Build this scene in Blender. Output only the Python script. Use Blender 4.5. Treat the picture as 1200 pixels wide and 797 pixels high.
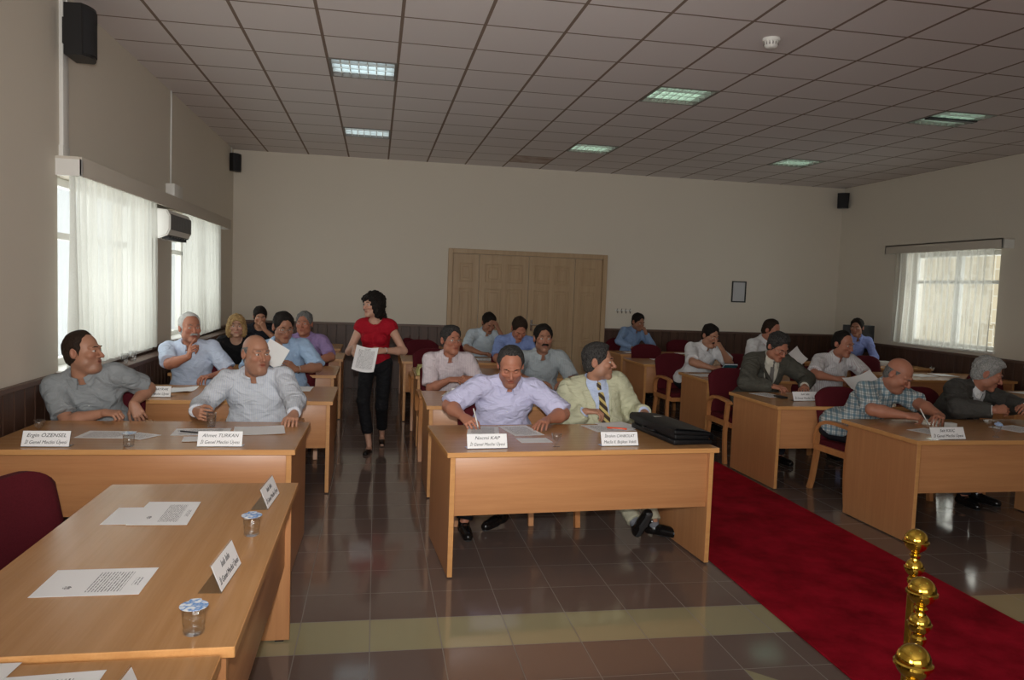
import bpy, bmesh, math, random
import numpy as np
from mathutils import Vector, Matrix
from mathutils.bvhtree import BVHTree

# ------------------------------------------------------------------ camera, world, lights, exposure
scene = bpy.context.scene
COL = scene.collection
for o in list(bpy.data.objects):
    bpy.data.objects.remove(o)
RNG = random.Random(7)

CAM_Z = 1.69
cy_, cp_, cr_ = 0.1777, -0.0697, 0.0364
F_ = Vector((math.sin(cy_) * math.cos(cp_), math.cos(cy_) * math.cos(cp_), math.sin(cp_)))
R0 = Vector((math.cos(cy_), -math.sin(cy_), 0))
U0 = R0.cross(F_)
R_ = math.cos(cr_) * R0 + math.sin(cr_) * U0
U_ = -math.sin(cr_) * R0 + math.cos(cr_) * U0
cd = bpy.data.cameras.new('camera')
cd.sensor_width = 36.0
cd.lens = 898.3 / 1200 * 36.0
cd.clip_start = 0.05
cam = bpy.data.objects.new('camera', cd)
cam.matrix_world = Matrix(((R_.x, U_.x, -F_.x, 0), (R_.y, U_.y, -F_.y, 0), (R_.z, U_.z, -F_.z, CAM_Z), (0, 0, 0, 1)))
COL.objects.link(cam)
scene.camera = cam

scene.view_settings.view_transform = 'Standard'
scene.view_settings.look = 'None'
scene.view_settings.exposure = 0.28
scene.view_settings.gamma = 1.0
scene.view_settings.use_curve_mapping = False

world = bpy.data.worlds.new('world'); scene.world = world
world.use_nodes = True
wb = world.node_tree.nodes['Background']
wb.inputs[0].default_value = (0.95, 0.98, 1.0, 1)
wb.inputs[1].default_value = 1.1

def light(name, kind, loc, energy, color, rot=None, size=None, size_y=None, spread=None):
    d = bpy.data.lights.new(name, kind); d.energy = energy; d.color = color
    if kind == 'AREA':
        d.shape = 'RECTANGLE'; d.size = size; d.size_y = size_y or size
        if spread: d.spread = spread
    elif size: d.shadow_soft_size = size
    o = bpy.data.objects.new(name, d); o.location = loc
    if rot: o.rotation_euler = rot
    COL.objects.link(o); return o
H90 = math.pi / 2
# daylight standing outside the windows (two on the left wall, one on the right wall, one behind the camera on the left wall)
light('daylight_left_near', 'AREA', (-2.75, 6.75, 1.75), 22, (1.0, 0.985, .97), (0, -H90, 0), 1.35, 2.0)
light('daylight_left_far', 'AREA', (-2.75, 9.75, 1.75), 20, (1.0, 0.985, .97), (0, -H90, 0), 1.35, 2.0)
light('daylight_left_behind', 'AREA', (-2.75, -1.35, 1.75), 170, (0.95, 0.97, 1.0), (0, -H90, 0), 1.35, 2.2)  # unseen window, placed and strengthened to raise the room's ambient
light('daylight_right', 'AREA', (8.7, 9.7, 1.75), 15, (0.97, 0.98, .97), (0, H90, 0), 1.35, 1.8)
# the photographer's flash just above the lens
fl = light('camera_flash', 'SPOT', (-0.02, -0.02, 1.86), 400, (1.0, 0.97, 0.93), None, 0.035)
fl.data.spot_size = math.radians(84); fl.data.spot_blend = 1.0
fl.rotation_euler = (F_ + Vector((-.14, 0, .12))).to_track_quat('-Z', 'Y').to_euler()
# added fill lamp behind the photographer, no window there; lightens back wall and ceiling
light('fill_behind', 'AREA', (-.2, -3.1, 1.9), 85, (1.0, .98, .95), (H90, 0, 0), 4.0, 1.5)

# ------------------------------------------------------------------ materials
def mat(name, color=(.8, .8, .8), rough=.5, metal=0.0, spec=.5):
    m = bpy.data.materials.new(name); m.use_nodes = True
    b = m.node_tree.nodes['Principled BSDF']
    b.inputs['Base Color'].default_value = (*color, 1)
    b.inputs['Roughness'].default_value = rough
    b.inputs['Metallic'].default_value = metal
    b.inputs['Specular IOR Level'].default_value = spec
    return m
class NT:
    def __init__(s, m):
        s.m = m; s.t = m.node_tree; s.b = s.t.nodes['Principled BSDF']
    def n(s, kind, **kw):
        o = s.t.nodes.new(kind)
        for k, v in kw.items(): setattr(o, k, v)
        return o
    def l(s, a, b): s.t.links.new(a, b)
    def math(s, op, a, b=None, c=None):
        o = s.n('ShaderNodeMath', operation=op)
        for i, v in enumerate((a, b, c)):
            if v is None: continue
            if isinstance(v, (int, float)): o.inputs[i].default_value = v
            else: s.l(v, o.inputs[i])
        return o.outputs[0]
    def mix(s, f, a, b):
        o = s.n('ShaderNodeMix', data_type='RGBA')
        if isinstance(f, (int, float)): o.inputs[0].default_value = f
        else: s.l(f, o.inputs[0])
        for i, v in ((6, a), (7, b)):
            if isinstance(v, tuple): o.inputs[i].default_value = (*v, 1)
            else: s.l(v, o.inputs[i])
        return o.outputs[2]
    def coord(s, which='Object'):
        return s.n('ShaderNodeTexCoord').outputs[which]
    def noise(s, vec, scale=5, detail=3, mapping=None, rough=.5):
        if mapping:
            mp = s.n('ShaderNodeMapping'); mp.inputs['Scale'].default_value = mapping
            s.l(vec, mp.inputs[0]); vec = mp.outputs[0]
        o = s.n('ShaderNodeTexNoise'); o.inputs['Scale'].default_value = scale
        o.inputs['Detail'].default_value = detail; o.inputs['Roughness'].default_value = rough
        s.l(vec, o.inputs['Vector']); return o.outputs[0]
    def ramp(s, f, stops):
        o = s.n('ShaderNodeValToRGB'); e = o.color_ramp.elements
        while len(e) < len(stops): e.new(.5)
        for i, (p, c) in enumerate(stops):
            e[i].position = p; e[i].color = (*c, 1) if isinstance(c, tuple) else (c, c, c, 1)
        s.l(f, o.inputs[0]); return o.outputs[0]
    def bump(s, h, strength=.2, dist=.01):
        o = s.n('ShaderNodeBump'); o.inputs['Strength'].default_value = strength
        o.inputs['Distance'].default_value = dist
        s.l(h, o.inputs['Height']); s.l(o.outputs[0], s.b.inputs['Normal'])
    def color(s, c): s.l(c, s.b.inputs['Base Color'])

def wood(name, mapping, a, b, rough=.34):
    m = mat(name, a, rough); t = NT(m); v = t.coord()
    f = t.noise(v, 1.0, 5, mapping, .6)
    g = t.noise(v, 1.0, 2, tuple(x * 5 for x in mapping), .5)
    f = t.math('ADD', t.math('MULTIPLY', f, .7), t.math('MULTIPLY', g, .3))
    t.color(t.ramp(f, [(.36, a), (.66, b)]))
    return m
BA, BB = (.50, .222, .09), (.58, .278, .118)
M = {}
M['wood'] = wood('beech_laminate', (1.2, 28, 28), BA, BB)
M['wood_v'] = wood('beech_laminate_upright', (28, 28, 1.2), BA, BB)
M['wood_top'] = wood('beech_laminate_top', (1.2, 28, 28), (.45, .225, .085), (.52, .275, .115), .24)
M['wood_edge'] = wood('beech_edge_band', (1.2, 28, 28), (.60, .29, .10), (.68, .35, .13), .35)
M['chair_wood'] = wood('beech_chair_frame', (12, 12, 6), (.50, .21, .075), (.60, .27, .10), .35)
M['door'] = wood('pale_oak_door', (22, 22, 1.1), (.44, .30, .17), (.52, .37, .22), .45)
M['dark_panel'] = wood('dark_walnut_wainscot', (20, 20, .8), (.055, .026, .016), (.10, .048, .03), .45)
M['dark_cap'] = wood('dark_walnut_cap', (3, 3, 20), (.11, .062, .045), (.15, .09, .065), .45)
M['white_metal'] = mat('white_plastic', (.78, .77, .73), .4)
M['black'] = mat('black_plastic', (.012, .012, .013), .45)
M['leather'] = mat('black_leather', (.007, .007, .008), .45, 0, .3)
M['shoe'] = mat('black_polished_shoe_leather', (.008, .007, .007), .22)
M['sole'] = mat('dark_rubber_sole', (.035, .035, .037), .6)
M['chrome'] = mat('bright_metal', (.75, .75, .75), .12, 1.0)
M['skin_eye'] = mat('eye_white', (.62, .57, .53), .3)
M['iris'] = mat('dark_brown_iris', (.018, .010, .007), .2)
M['glass_rim'] = mat('spectacle_metal', (.45, .42, .38), .25, 1.0)
M['ink'] = mat('black_ink', (.02, .02, .025), .6)
M['yellow_paper'] = mat('pale_yellow_card', (.66, .62, .24), .6)
M['teal'] = mat('teal_booklet_cover', (.01, .12, .18), .4)
M['red_plastic'] = mat('red_orange_pen_plastic', (.80, .10, .03), .35)
M['foil'] = mat('printed_foil_lid', (.80, .84, .88), .25)
t = NT(M['foil']); f = t.noise(t.coord(), 38, 2)
t.color(t.ramp(f, [(.42, (.82, .86, .9)), (.52, (.10, .28, .65)), (.62, (.75, .82, .9))]))
M['grey_card'] = mat('clear_acrylic_edge', (.55, .56, .55), .2)
M['stain_box'] = mat('white_card_box', (.62, .62, .60), .6)

# painted walls: faint roller texture
M['wall'] = mat('cream_wall_paint', (.66, .60, .51), .75); t = NT(M['wall'])
f = t.noise(t.coord(), 1.3, 4)
t.color(t.mix(t.math('MULTIPLY', f, .35), (.74, .68, .58), (.66, .60, .51)))
t.bump(t.noise(t.coord(), 90, 3), .12, .004)

# brass
M['brass'] = mat('polished_brass', (.66, .43, .065), .09, 1.0)
M['ac_grille'] = mat('dark_grey_grille', (.10, .095, .09), .5); M['notice'] = M['wall_notice'] = mat('grey_notice_sheet', (.55, .56, .58), .5)
M['burgundy'] = mat('burgundy_upholstery', (.11, .008, .016), .85, 0, .2); t = NT(M['burgundy'])
f = t.noise(t.coord(), 160, 2); t.color(t.mix(f, (.062, .005, .009), (.11, .009, .016))); t.bump(f, .3, .002)
M['carpet'] = mat('red_carpet_pile', (.27, .004, .012), .95, 0, .1); t = NT(M['carpet'])
f = t.noise(t.coord(), 3.5, 5, None, .65); g = t.noise(t.coord(), 320, 2)
t.color(t.mix(t.math('MULTIPLY', g, .5), t.ramp(f, [(.36, (.17, .002, .008)), (.66, (.46, .008, .026))]), (.36, .006, .020))); t.bump(g, .6, .004)

# floor: polished 33.5 cm granite-look tiles with one pale row and a pale wedge
FX, FY, FS = 0.01, 3.45, 0.334
M['floor'] = mat('polished_brown_tile', (.1, .08, .07), .09, 0, .5); t = NT(M['floor'])
sx = t.n('ShaderNodeSeparateXYZ'); t.l(t.n('ShaderNodeNewGeometry').outputs['Position'], sx.inputs[0])
ux = t.math('DIVIDE', t.math('SUBTRACT', sx.outputs[0], FX), FS); uy = t.math('DIVIDE', t.math('SUBTRACT', sx.outputs[1], FY), FS)
fx = t.math('FRACT', ux); fy = t.math('FRACT', uy); iy = t.math('FLOOR', uy); ix = t.math('FLOOR', ux)
gw = .007
gx = t.math('LESS_THAN', t.math('MINIMUM', fx, t.math('SUBTRACT', 1, fx)), gw)
gy = t.math('LESS_THAN', t.math('MINIMUM', fy, t.math('SUBTRACT', 1, fy)), gw)
gro = t.math('MAXIMUM', gx, gy)
wn = t.n('ShaderNodeTexWhiteNoise', noise_dimensions='2D'); cb = t.n('ShaderNodeCombineXYZ')
t.l(ix, cb.inputs[0]); t.l(iy, cb.inputs[1]); t.l(cb.outputs[0], wn.inputs['Vector'])
spk = t.noise(t.n('ShaderNodeNewGeometry').outputs['Position'], 260, 2)
br = t.mix(t.math('MULTIPLY', wn.outputs[0], .6), (.175, .125, .105), (.215, .155, .132))
br = t.mix(t.math('MULTIPLY', spk, .5), br, (.15, .108, .092))
yl = t.mix(t.math('MULTIPLY', wn.outputs[0], .5), (.37, .34, .20), (.41, .375, .23))
row = t.math('COMPARE', iy, 0, .1)
wedge = t.math('MULTIPLY', t.math('COMPARE', iy, -2, .1), t.math('MULTIPLY', t.math('COMPARE', ix, 5, .1), t.math('LESS_THAN', fy, t.math('SUBTRACT', 1, fx))))
cc = t.mix(t.math('MAXIMUM', row, wedge), br, yl)
t.color(t.mix(gro, cc, (.26, .235, .21)))
t.l(t.math('ADD', .085, t.math('MULTIPLY', gro, .4)), t.b.inputs['Roughness'])

# ceiling: 60 cm mineral tiles in a brown T-grid
CX, CY, CZ, CS = -0.4566, 5.7103, 3.59, 0.6
M['ceiling'] = mat('mineral_fibre_ceiling_tile', (.5, .45, .42), .9, 0, .1); t = NT(M['ceiling'])
sx = t.n('ShaderNodeSeparateXYZ'); gp = t.n('ShaderNodeNewGeometry').outputs['Position']; t.l(gp, sx.inputs[0])
ux = t.math('DIVIDE', t.math('SUBTRACT', sx.outputs[0], CX), CS); uy = t.math('DIVIDE', t.math('SUBTRACT', sx.outputs[1], CY), CS)
fx = t.math('FRACT', ux); fy = t.math('FRACT', uy); ix = t.math('FLOOR', ux); iy = t.math('FLOOR', uy)
gx = t.math('LESS_THAN', t.math('MINIMUM', fx, t.math('SUBTRACT', 1, fx)), .021)
gy = t.math('LESS_THAN', t.math('MINIMUM', fy, t.math('SUBTRACT', 1, fy)), .017)
wn = t.n('ShaderNodeTexWhiteNoise', noise_dimensions='2D'); cb = t.n('ShaderNodeCombineXYZ')
t.l(ix, cb.inputs[0]); t.l(iy, cb.inputs[1]); t.l(cb.outputs[0], wn.inputs['Vector'])
sp = t.noise(gp, 220, 2)
tl = t.mix(t.math('MULTIPLY', wn.outputs[0], .5), (.84, .79, .78), (.78, .73, .72))
tl = t.mix(t.math('MULTIPLY', sp, .35), tl, (.62, .58, .57))
st = t.math('MULTIPLY', t.math('COMPARE', iy, 9, .1), t.math('COMPARE', ix, 4, .1))
tl = t.mix(t.math('MULTIPLY', st, t.math('MULTIPLY', t.noise(gp, 5, 3), 1.0)), tl, (.28, .13, .05))
t.color(t.mix(t.math('MAXIMUM', gx, gy), tl, (.27, .205, .165)))

# sheer curtain cloth
def cloth_sheer(name, c, transp):
    m = bpy.data.materials.new(name); m.use_nodes = True; nt = m.node_tree; nt.nodes.clear()
    out = nt.nodes.new('ShaderNodeOutputMaterial'); mx = nt.nodes.new('ShaderNodeMixShader'); mx2 = nt.nodes.new('ShaderNodeMixShader')
    di = nt.nodes.new('ShaderNodeBsdfDiffuse'); tr = nt.nodes.new('ShaderNodeBsdfTranslucent'); tp = nt.nodes.new('ShaderNodeBsdfTransparent')
    tc = nt.nodes.new('ShaderNodeTexCoord'); no = nt.nodes.new('ShaderNodeTexNoise'); mp = nt.nodes.new('ShaderNodeMapping')
    mp.inputs['Scale'].default_value = (120, 120, 400); no.inputs['Scale'].default_value = 1
    rp = nt.nodes.new('ShaderNodeMapRange'); rp.inputs[3].default_value = transp * .6; rp.inputs[4].default_value = transp * 1.4
    nt.links.new(tc.outputs['Object'], mp.inputs[0]); nt.links.new(mp.outputs[0], no.inputs[0]); nt.links.new(no.outputs[0], rp.inputs[0])
    di.inputs[0].default_value = (*c, 1); tr.inputs[0].default_value = (*c, 1)
    mx.inputs[0].default_value = .55
    nt.links.new(di.outputs[0], mx.inputs[1]); nt.links.new(tr.outputs[0], mx.inputs[2])
    lw = nt.nodes.new('ShaderNodeLayerWeight'); lw.inputs[0].default_value = .5; iv = nt.nodes.new('ShaderNodeMath'); iv.operation = 'SUBTRACT'; iv.inputs[0].default_value = 1.0; nt.links.new(lw.outputs['Facing'], iv.inputs[1]); ml = nt.nodes.new('ShaderNodeMath'); ml.operation = 'MULTIPLY'; nt.links.new(iv.outputs[0], ml.inputs[0]); nt.links.new(rp.outputs[0], ml.inputs[1]); nt.links.new(ml.outputs[0], mx2.inputs[0]); nt.links.new(mx.outputs[0], mx2.inputs[1]); nt.links.new(tp.outputs[0], mx2.inputs[2])
    nt.links.new(mx2.outputs[0], out.inputs[0]); return m
M['sheer'] = cloth_sheer('sheer_white_curtain', (.74, .74, .69), .34)
M['sheer_open'] = cloth_sheer('thin_sheer_white_curtain', (.74, .74, .69), .60)
def clear(name, tint, gloss, rough=.03):
    m = bpy.data.materials.new(name); m.use_nodes = True; nt = m.node_tree; nt.nodes.clear()
    out = nt.nodes.new('ShaderNodeOutputMaterial'); mx = nt.nodes.new('ShaderNodeMixShader')
    tp = nt.nodes.new('ShaderNodeBsdfTransparent'); gl = nt.nodes.new('ShaderNodeBsdfGlossy')
    lw = nt.nodes.new('ShaderNodeLayerWeight'); lw.inputs[0].default_value = .5
    fr = nt.nodes.new('ShaderNodeMath'); fr.operation = 'POWER'; fr.inputs[1].default_value = 4.0; nt.links.new(lw.outputs['Facing'], fr.inputs[0])
    ma = nt.nodes.new('ShaderNodeMath'); ma.operation = 'ADD'; ma.inputs[1].default_value = gloss; ma.use_clamp = True
    tp.inputs[0].default_value = (*tint, 1); gl.inputs['Roughness'].default_value = rough
    nt.links.new(fr.outputs[0], ma.inputs[0]); nt.links.new(ma.outputs[0], mx.inputs[0])
    nt.links.new(tp.outputs[0], mx.inputs[1]); nt.links.new(gl.outputs[0], mx.inputs[2]); nt.links.new(mx.outputs[0], out.inputs[0]); return m
M['pane'] = clear('window_glass', (.95, .97, .96), .03)
M['clear'] = clear('clear_plastic', (.965, .97, .97), .09, .06)
M['acrylic'] = clear('clear_acrylic', (.93, .94, .93), .04, .05)
def emit(name, c, s):
    m = bpy.data.materials.new(name); m.use_nodes = True; b = m.node_tree.nodes['Principled BSDF']
    b.inputs['Base Color'].default_value = (*c, 1); b.inputs['Emission Color'].default_value = (*c, 1); b.inputs['Emission Strength'].default_value = s
    return m
M['tube_blue'] = emit('cool_fluorescent_tube', (.75, .92, 1.0), 1.6)
M['tube_green'] = emit('greenish_fluorescent_tube', (.72, 1.0, .80), 1.6)
M['louver'] = mat('aluminium_louver', (.72, .74, .72), .3, .8)

# paper: printed lines in uv space.  style: 0 blank, 1 letter, 2 list
def paper(name, style, tone=.90):
    m = mat(name, (tone, tone, tone * 1.01), .65); t = NT(m)
    if not style: return m
    uv = t.coord('UV'); s = t.n('ShaderNodeSeparateXYZ'); t.l(uv, s.inputs[0]); u, v = s.outputs[0], s.outputs[1]
    rows = 34 if style == 1 else 26
    line = t.math('LESS_THAN', t.math('FRACT', t.math('MULTIPLY', v, rows)), .42)
    wn = t.noise(uv, 1, 1, (42, rows * 1.0, 1)); word = t.math('GREATER_THAN', wn, .43)
    lo, hi = (.46, .80) if style == 1 else (.12, .86)
    reg = t.math('MULTIPLY', t.math('GREATER_THAN', v, lo), t.math('LESS_THAN', v, hi))
    reg = t.math('MULTIPLY', reg, t.math('MULTIPLY', t.math('GREATER_THAN', u, .14), t.math('LESS_THAN', u, .88)))
    hd = t.math('MULTIPLY', t.math('MULTIPLY', t.math('GREATER_THAN', v, .86), t.math('LESS_THAN', v, .94)), t.math('MULTIPLY', t.math('GREATER_THAN', u, .38), t.math('LESS_THAN', u, .66)))
    ink = t.math('MULTIPLY', t.math('MULTIPLY', line, word), t.math('MAXIMUM', reg, hd))
    if style == 1:   # round ink stamp low on the sheet
        du = t.math('SUBTRACT', u, .70); dv = t.math('MULTIPLY', t.math('SUBTRACT', v, .27), 1.41)
        rr = t.math('ADD', t.math('MULTIPLY', du, du), t.math('MULTIPLY', dv, dv))
        ink = t.math('MAXIMUM', ink, t.math('MULTIPLY', t.math('LESS_THAN', rr, .0035), t.math('GREATER_THAN', t.noise(uv, 40, 2), .47)))
    t.color(t.mix(t.math('MULTIPLY', ink, .78), (tone, tone, tone * 1.01), (.05, .05, .07)))
    return m
M['paper'] = paper('blank_white_paper', 0); M['paper_letter'] = paper('printed_letter', 1); M['paper_list'] = paper('printed_list', 2)

# ------------------------------------------------------------------ mesh helpers
def link_mesh(name, me, materials, parent=None, loc=None, smooth=True, autosmooth=None):
    for m in (materials if isinstance(materials, (list, tuple)) else [materials]): me.materials.append(m)
    if smooth and len(me.polygons): me.polygons.foreach_set('use_smooth', [True] * len(me.polygons))
    if autosmooth is not None:
        try: me.set_sharp_from_angle(angle=autosmooth)
        except Exception: pass
    o = bpy.data.objects.new(name, me); COL.objects.link(o)
    if parent: o.parent = parent
    if loc is not None: o.location = loc
    return o
def obj(name, bm, m, parent=None, loc=None, smooth=False, auto=None):
    bmesh.ops.recalc_face_normals(bm, faces=bm.faces)
    me = bpy.data.meshes.new(name); bm.to_mesh(me); bm.free()
    return link_mesh(name, me, m, parent, loc, smooth or auto is not None, auto)
def empty(name, loc=(0, 0, 0), rz=0):
    o = bpy.data.objects.new(name, None); o.empty_display_size = .1; o.location = loc; o.rotation_euler = (0, 0, rz); COL.objects.link(o); return o
def tag(o, label=None, cat=None, group=None, kind=None):
    if label: o['label'] = label
    if cat: o['category'] = cat
    if group: o['group'] = group
    if kind: o['kind'] = kind
    return o
def struct(o): o['kind'] = 'structure'; return o
def box(bm, lo, hi, bevel=0, seg=2, mi=0, rot=None):
    lo, hi = Vector(lo), Vector(hi); c = (lo + hi) / 2; s = hi - lo
    r = bmesh.ops.create_cube(bm, size=1.0); vs = r['verts']
    for v in vs: v.co = Vector((v.co.x * s.x, v.co.y * s.y, v.co.z * s.z))
    fs = list({f for v in vs for f in v.link_faces})
    if bevel:
        es = list({e for v in vs for e in v.link_edges})
        r2 = bmesh.ops.bevel(bm, geom=es, offset=bevel, segments=seg, affect='EDGES', profile=.5)
        fs = list({f for f in fs if f.is_valid} | set(r2['faces'])); vs = list({v for f in fs for v in f.verts})
    for v in vs: v.co = (rot @ v.co if rot else v.co) + c
    for f in fs: f.material_index = mi
    return vs
def bx(name, lo, hi, m, parent=None, bevel=0, auto=None, seg=2):
    bm = bmesh.new(); box(bm, lo, hi, bevel, seg); return obj(name, bm, m, parent, auto=(.6 if bevel else auto))
def ring_tube(bm, pts, rad, n=10, caps=True, up=None, sx=1.0, sy=1.0):
    pts = [Vector(p) for p in pts]; rads = rad if isinstance(rad, (list, tuple)) else [rad] * len(pts)
    rings = []; prev = None
    for i, p in enumerate(pts):
        d = (pts[min(i + 1, len(pts) - 1)] - pts[max(i - 1, 0)]).normalized()
        if up is not None: a = Vector(up)
        elif prev is not None: a = prev
        else: a = Vector((0, 0, 1)) if abs(d.z) < .9 else Vector((1, 0, 0))
        x = (a - d * a.dot(d)).normalized(); prev = x; y = d.cross(x)
        rings.append([bm.verts.new(p + (x * math.cos(2 * math.pi * k / n) * sx + y * math.sin(2 * math.pi * k / n) * sy) * rads[i]) for k in range(n)])
    for a, b in zip(rings, rings[1:]):
        for k in range(n): bm.faces.new((a[k], a[(k + 1) % n], b[(k + 1) % n], b[k]))
    if caps: bm.faces.new(rings[0][::-1]); bm.faces.new(rings[-1])
def sweep_rect(bm, pts, w, h, up=(1, 0, 0)):
    """rectangular section swept along pts; w along `up` axis, h across"""
    pts = [Vector(p) for p in pts]; rings = []; x = Vector(up).normalized()
    hs = h if isinstance(h, (list, tuple)) else [h] * len(pts)
    for i, p in enumerate(pts):
        d = (pts[min(i + 1, len(pts) - 1)] - pts[max(i - 1, 0)]).normalized(); y = d.cross(x).normalized()
        rings.append([bm.verts.new(p + x * w / 2 * a + y * hs[i] / 2 * b) for a, b in ((-1, -1), (1, -1), (1, 1), (-1, 1))])
    for a, b in zip(rings, rings[1:]):
        for k in range(4): bm.faces.new((a[k], a[(k + 1) % 4], b[(k + 1) % 4], b[k]))
    bm.faces.new(rings[0][::-1]); bm.faces.new(rings[-1])
def lathe(bm, prof, n=24, c=(0, 0, 0), mi=0):
    rings = []
    for r, z in prof:
        rings.append([bm.verts.new((c[0] + r * math.cos(2 * math.pi * k / n), c[1] + r * math.sin(2 * math.pi * k / n), c[2] + z)) for k in range(n)])
    for a, b in zip(rings, rings[1:]):
        for k in range(n):
            f = bm.faces.new((a[k], a[(k + 1) % n], b[(k + 1) % n], b[k])); f.material_index = mi
    for r_ in (rings[0][::-1], rings[-1]):
        f = bm.faces.new(r_); f.material_index = mi
def dup(root, loc, rz, label=None, group=None):
    r = root.copy(); COL.objects.link(r); r.location = loc; r.rotation_euler = (0, 0, rz)
    if label: r['label'] = label
    if group: r['group'] = group
    for ch in list(root.children):
        c = ch.copy(); COL.objects.link(c); c.parent = r
        for g in list(ch.children):
            d = g.copy(); COL.objects.link(d); d.parent = c
    return r

# ------------------------------------------------------------------ room shell
XL, XR, YB, YF = -2.15, 7.95, 12.25, -3.2
WT = .30
WINS_L = [(5.74, 7.84, .98, 2.36), (8.72, 10.80, .98, 2.36), (-2.4, -.3, .98, 2.36)]
WIN_R = (8.72, 10.50, 1.06, 2.40)
struct(bx('floor', (XL - .4, YF - .3, -.12), (XR + .4, YB + .4, 0), M['floor']))
bm = bmesh.new()
LI = [(0, 2), (0, 7), (5, -3), (5, 2), (5, 7), (10, 2), (10, 7), (0, -3), (0, -8), (5, -8), (10, -3)]
i0 = math.floor((XL - .3 - CX) / CS); i1 = math.ceil((XR + .3 - CX) / CS); j0 = math.floor((YF - .2 - CY) / CS); j1 = math.ceil((YB + .3 - CY) / CS)
vd = {}
def cv(i, j):
    if (i, j) not in vd: vd[(i, j)] = bm.verts.new((CX + i * CS, CY + j * CS, CZ))
    return vd[(i, j)]
for i in range(i0, i1):
    for j in range(j0, j1):
        if (i, j) in LI: continue
        bm.faces.new((cv(i, j), cv(i, j + 1), cv(i + 1, j + 1), cv(i + 1, j)))
me = bpy.data.meshes.new('ceiling'); bm.to_mesh(me); bm.free()
struct(link_mesh('ceiling', me, M['ceiling'], smooth=False))
struct(bx('ceiling_void', (XL - .4, YF - .3, CZ + .22), (XR + .4, YB + .4, CZ + .3), M['black']))

def wall_with_holes(name, x0, x1, ya, yb, holes):
    bm = bmesh.new(); ys = sorted({ya, yb} | {h[0] for h in holes} | {h[1] for h in holes}); zt = CZ + .2
    for a, b in zip(ys, ys[1:]):
        hh = [h for h in holes if h[0] <= a and h[1] >= b]
        if not hh: box(bm, (x0, a, -.1), (x1, b, zt))
        else:
            box(bm, (x0, a, -.1), (x1, b, hh[0][2])); box(bm, (x0, a, hh[0][3]), (x1, b, zt))
    bmesh.ops.remove_doubles(bm, verts=bm.verts, dist=1e-5)
    return struct(obj(name, bm, M['wall']))
wall_with_holes('wall_left', XL - WT, XL, YF - .2, YB + .2, WINS_L)
wall_with_holes('wall_right', XR, XR + WT, YF - .2, YB + .2, [WIN_R])
struct(bx('wall_back', (XL - WT, YB, -.1), (XR + WT, YB + .2, CZ + .2), M['wall']))
struct(bx('wall_front', (XL - WT, YF - .2, -.1), (XR + WT, YF, CZ + .2), M['wall']))

# wainscot: narrow dark boards with v-grooves under a flat cap
def wainscot(name, a, b, top, normal):
    a, b = Vector((*a, 0)), Vector((*b, 0)); d = (b - a); L = d.length; d.normalize(); n = Vector((*normal, 0))
    bm = bmesh.new(); n_ = max(1, round(L / .145)); w = L / n_
    ang = math.atan2(d.y, d.x); rot = Matrix.Rotation(ang, 3, 'Z')
    for k in range(n_):
        p = a + d * (w * (k + .5)) + n * .011
        box(bm, (p.x - w / 2 + .004, p.y - .009, 0.0), (p.x + w / 2 - .004, p.y + .009, top), .003, 1, rot=rot)
    p = a + d * L / 2 + n * .002
    box(bm, (p.x - L / 2, p.y - .003, 0), (p.x + L / 2, p.y + .003, top), rot=rot)
    o = struct(obj(name, bm, M['dark_panel']))
    bm = bmesh.new(); p = a + d * L / 2 + n * .018
    box(bm, (p.x - L / 2, p.y - .018, top), (p.x + L / 2, p.y + .018, top + .035), .004, 1, rot=rot)
    obj('wainscot_cap', bm, M['dark_cap'], o)
DX0, DX1, DZ = 1.12, 3.74, 2.26
wainscot('baseboard_left', (XL, YF), (XL, YB), .95, (1, 0))
wainscot('baseboard_back_left', (XL, YB), (DX0, YB), 1.0, (0, -1))
wainscot('baseboard_back_right', (DX1, YB), (XR, YB), 1.02, (0, -1))
wainscot('baseboard_right', (XR, YF), (XR, YB), .96, (-1, 0))

# left windows: white frame, two sashes, glass, deep sill
def window(name, side, hole):
    ya, yb, za, zb = hole; s = -1 if side == 'L' else 1; xw = XL if side == 'L' else XR
    xc = xw + s * .17; bm = bmesh.new(); fr = .06
    def b(y0, y1, z0, z1, d=.035): box(bm, (xc - d, y0, z0), (xc + d, y1, z1), .005, 1)
    b(ya, ya + fr, za, zb); b(yb - fr, yb, za, zb); b(ya + fr, yb - fr, za, za + fr); b(ya + fr, yb - fr, zb - fr, zb)
    ym = (ya + yb) / 2; b(ym - .05, ym + .05, za + fr, zb - fr); zt = zb - .42; b(ya + fr, yb - fr, zt - .025, zt + .025)
    o = struct(obj(name, bm, M['white_metal']))
    bm = bmesh.new(); box(bm, (xc - .004, ya + fr, za + fr), (xc + .004, yb - fr, zb - fr)); obj('window_glass', bm, M['pane'], o)
    bm = bmesh.new(); xi = xw - s * .04; box(bm, (min(xi, xc - s * .03), ya - .03, za - .025), (max(xi, xc - s * .03), yb + .03, za + .012), .005, 1)
    obj('window_sill', bm, M['white_metal'], o)
    return o
for k, h in enumerate(WINS_L): window('window_%d' % (k + 1), 'L', h)
window('window_4', 'R', WIN_R)
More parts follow.
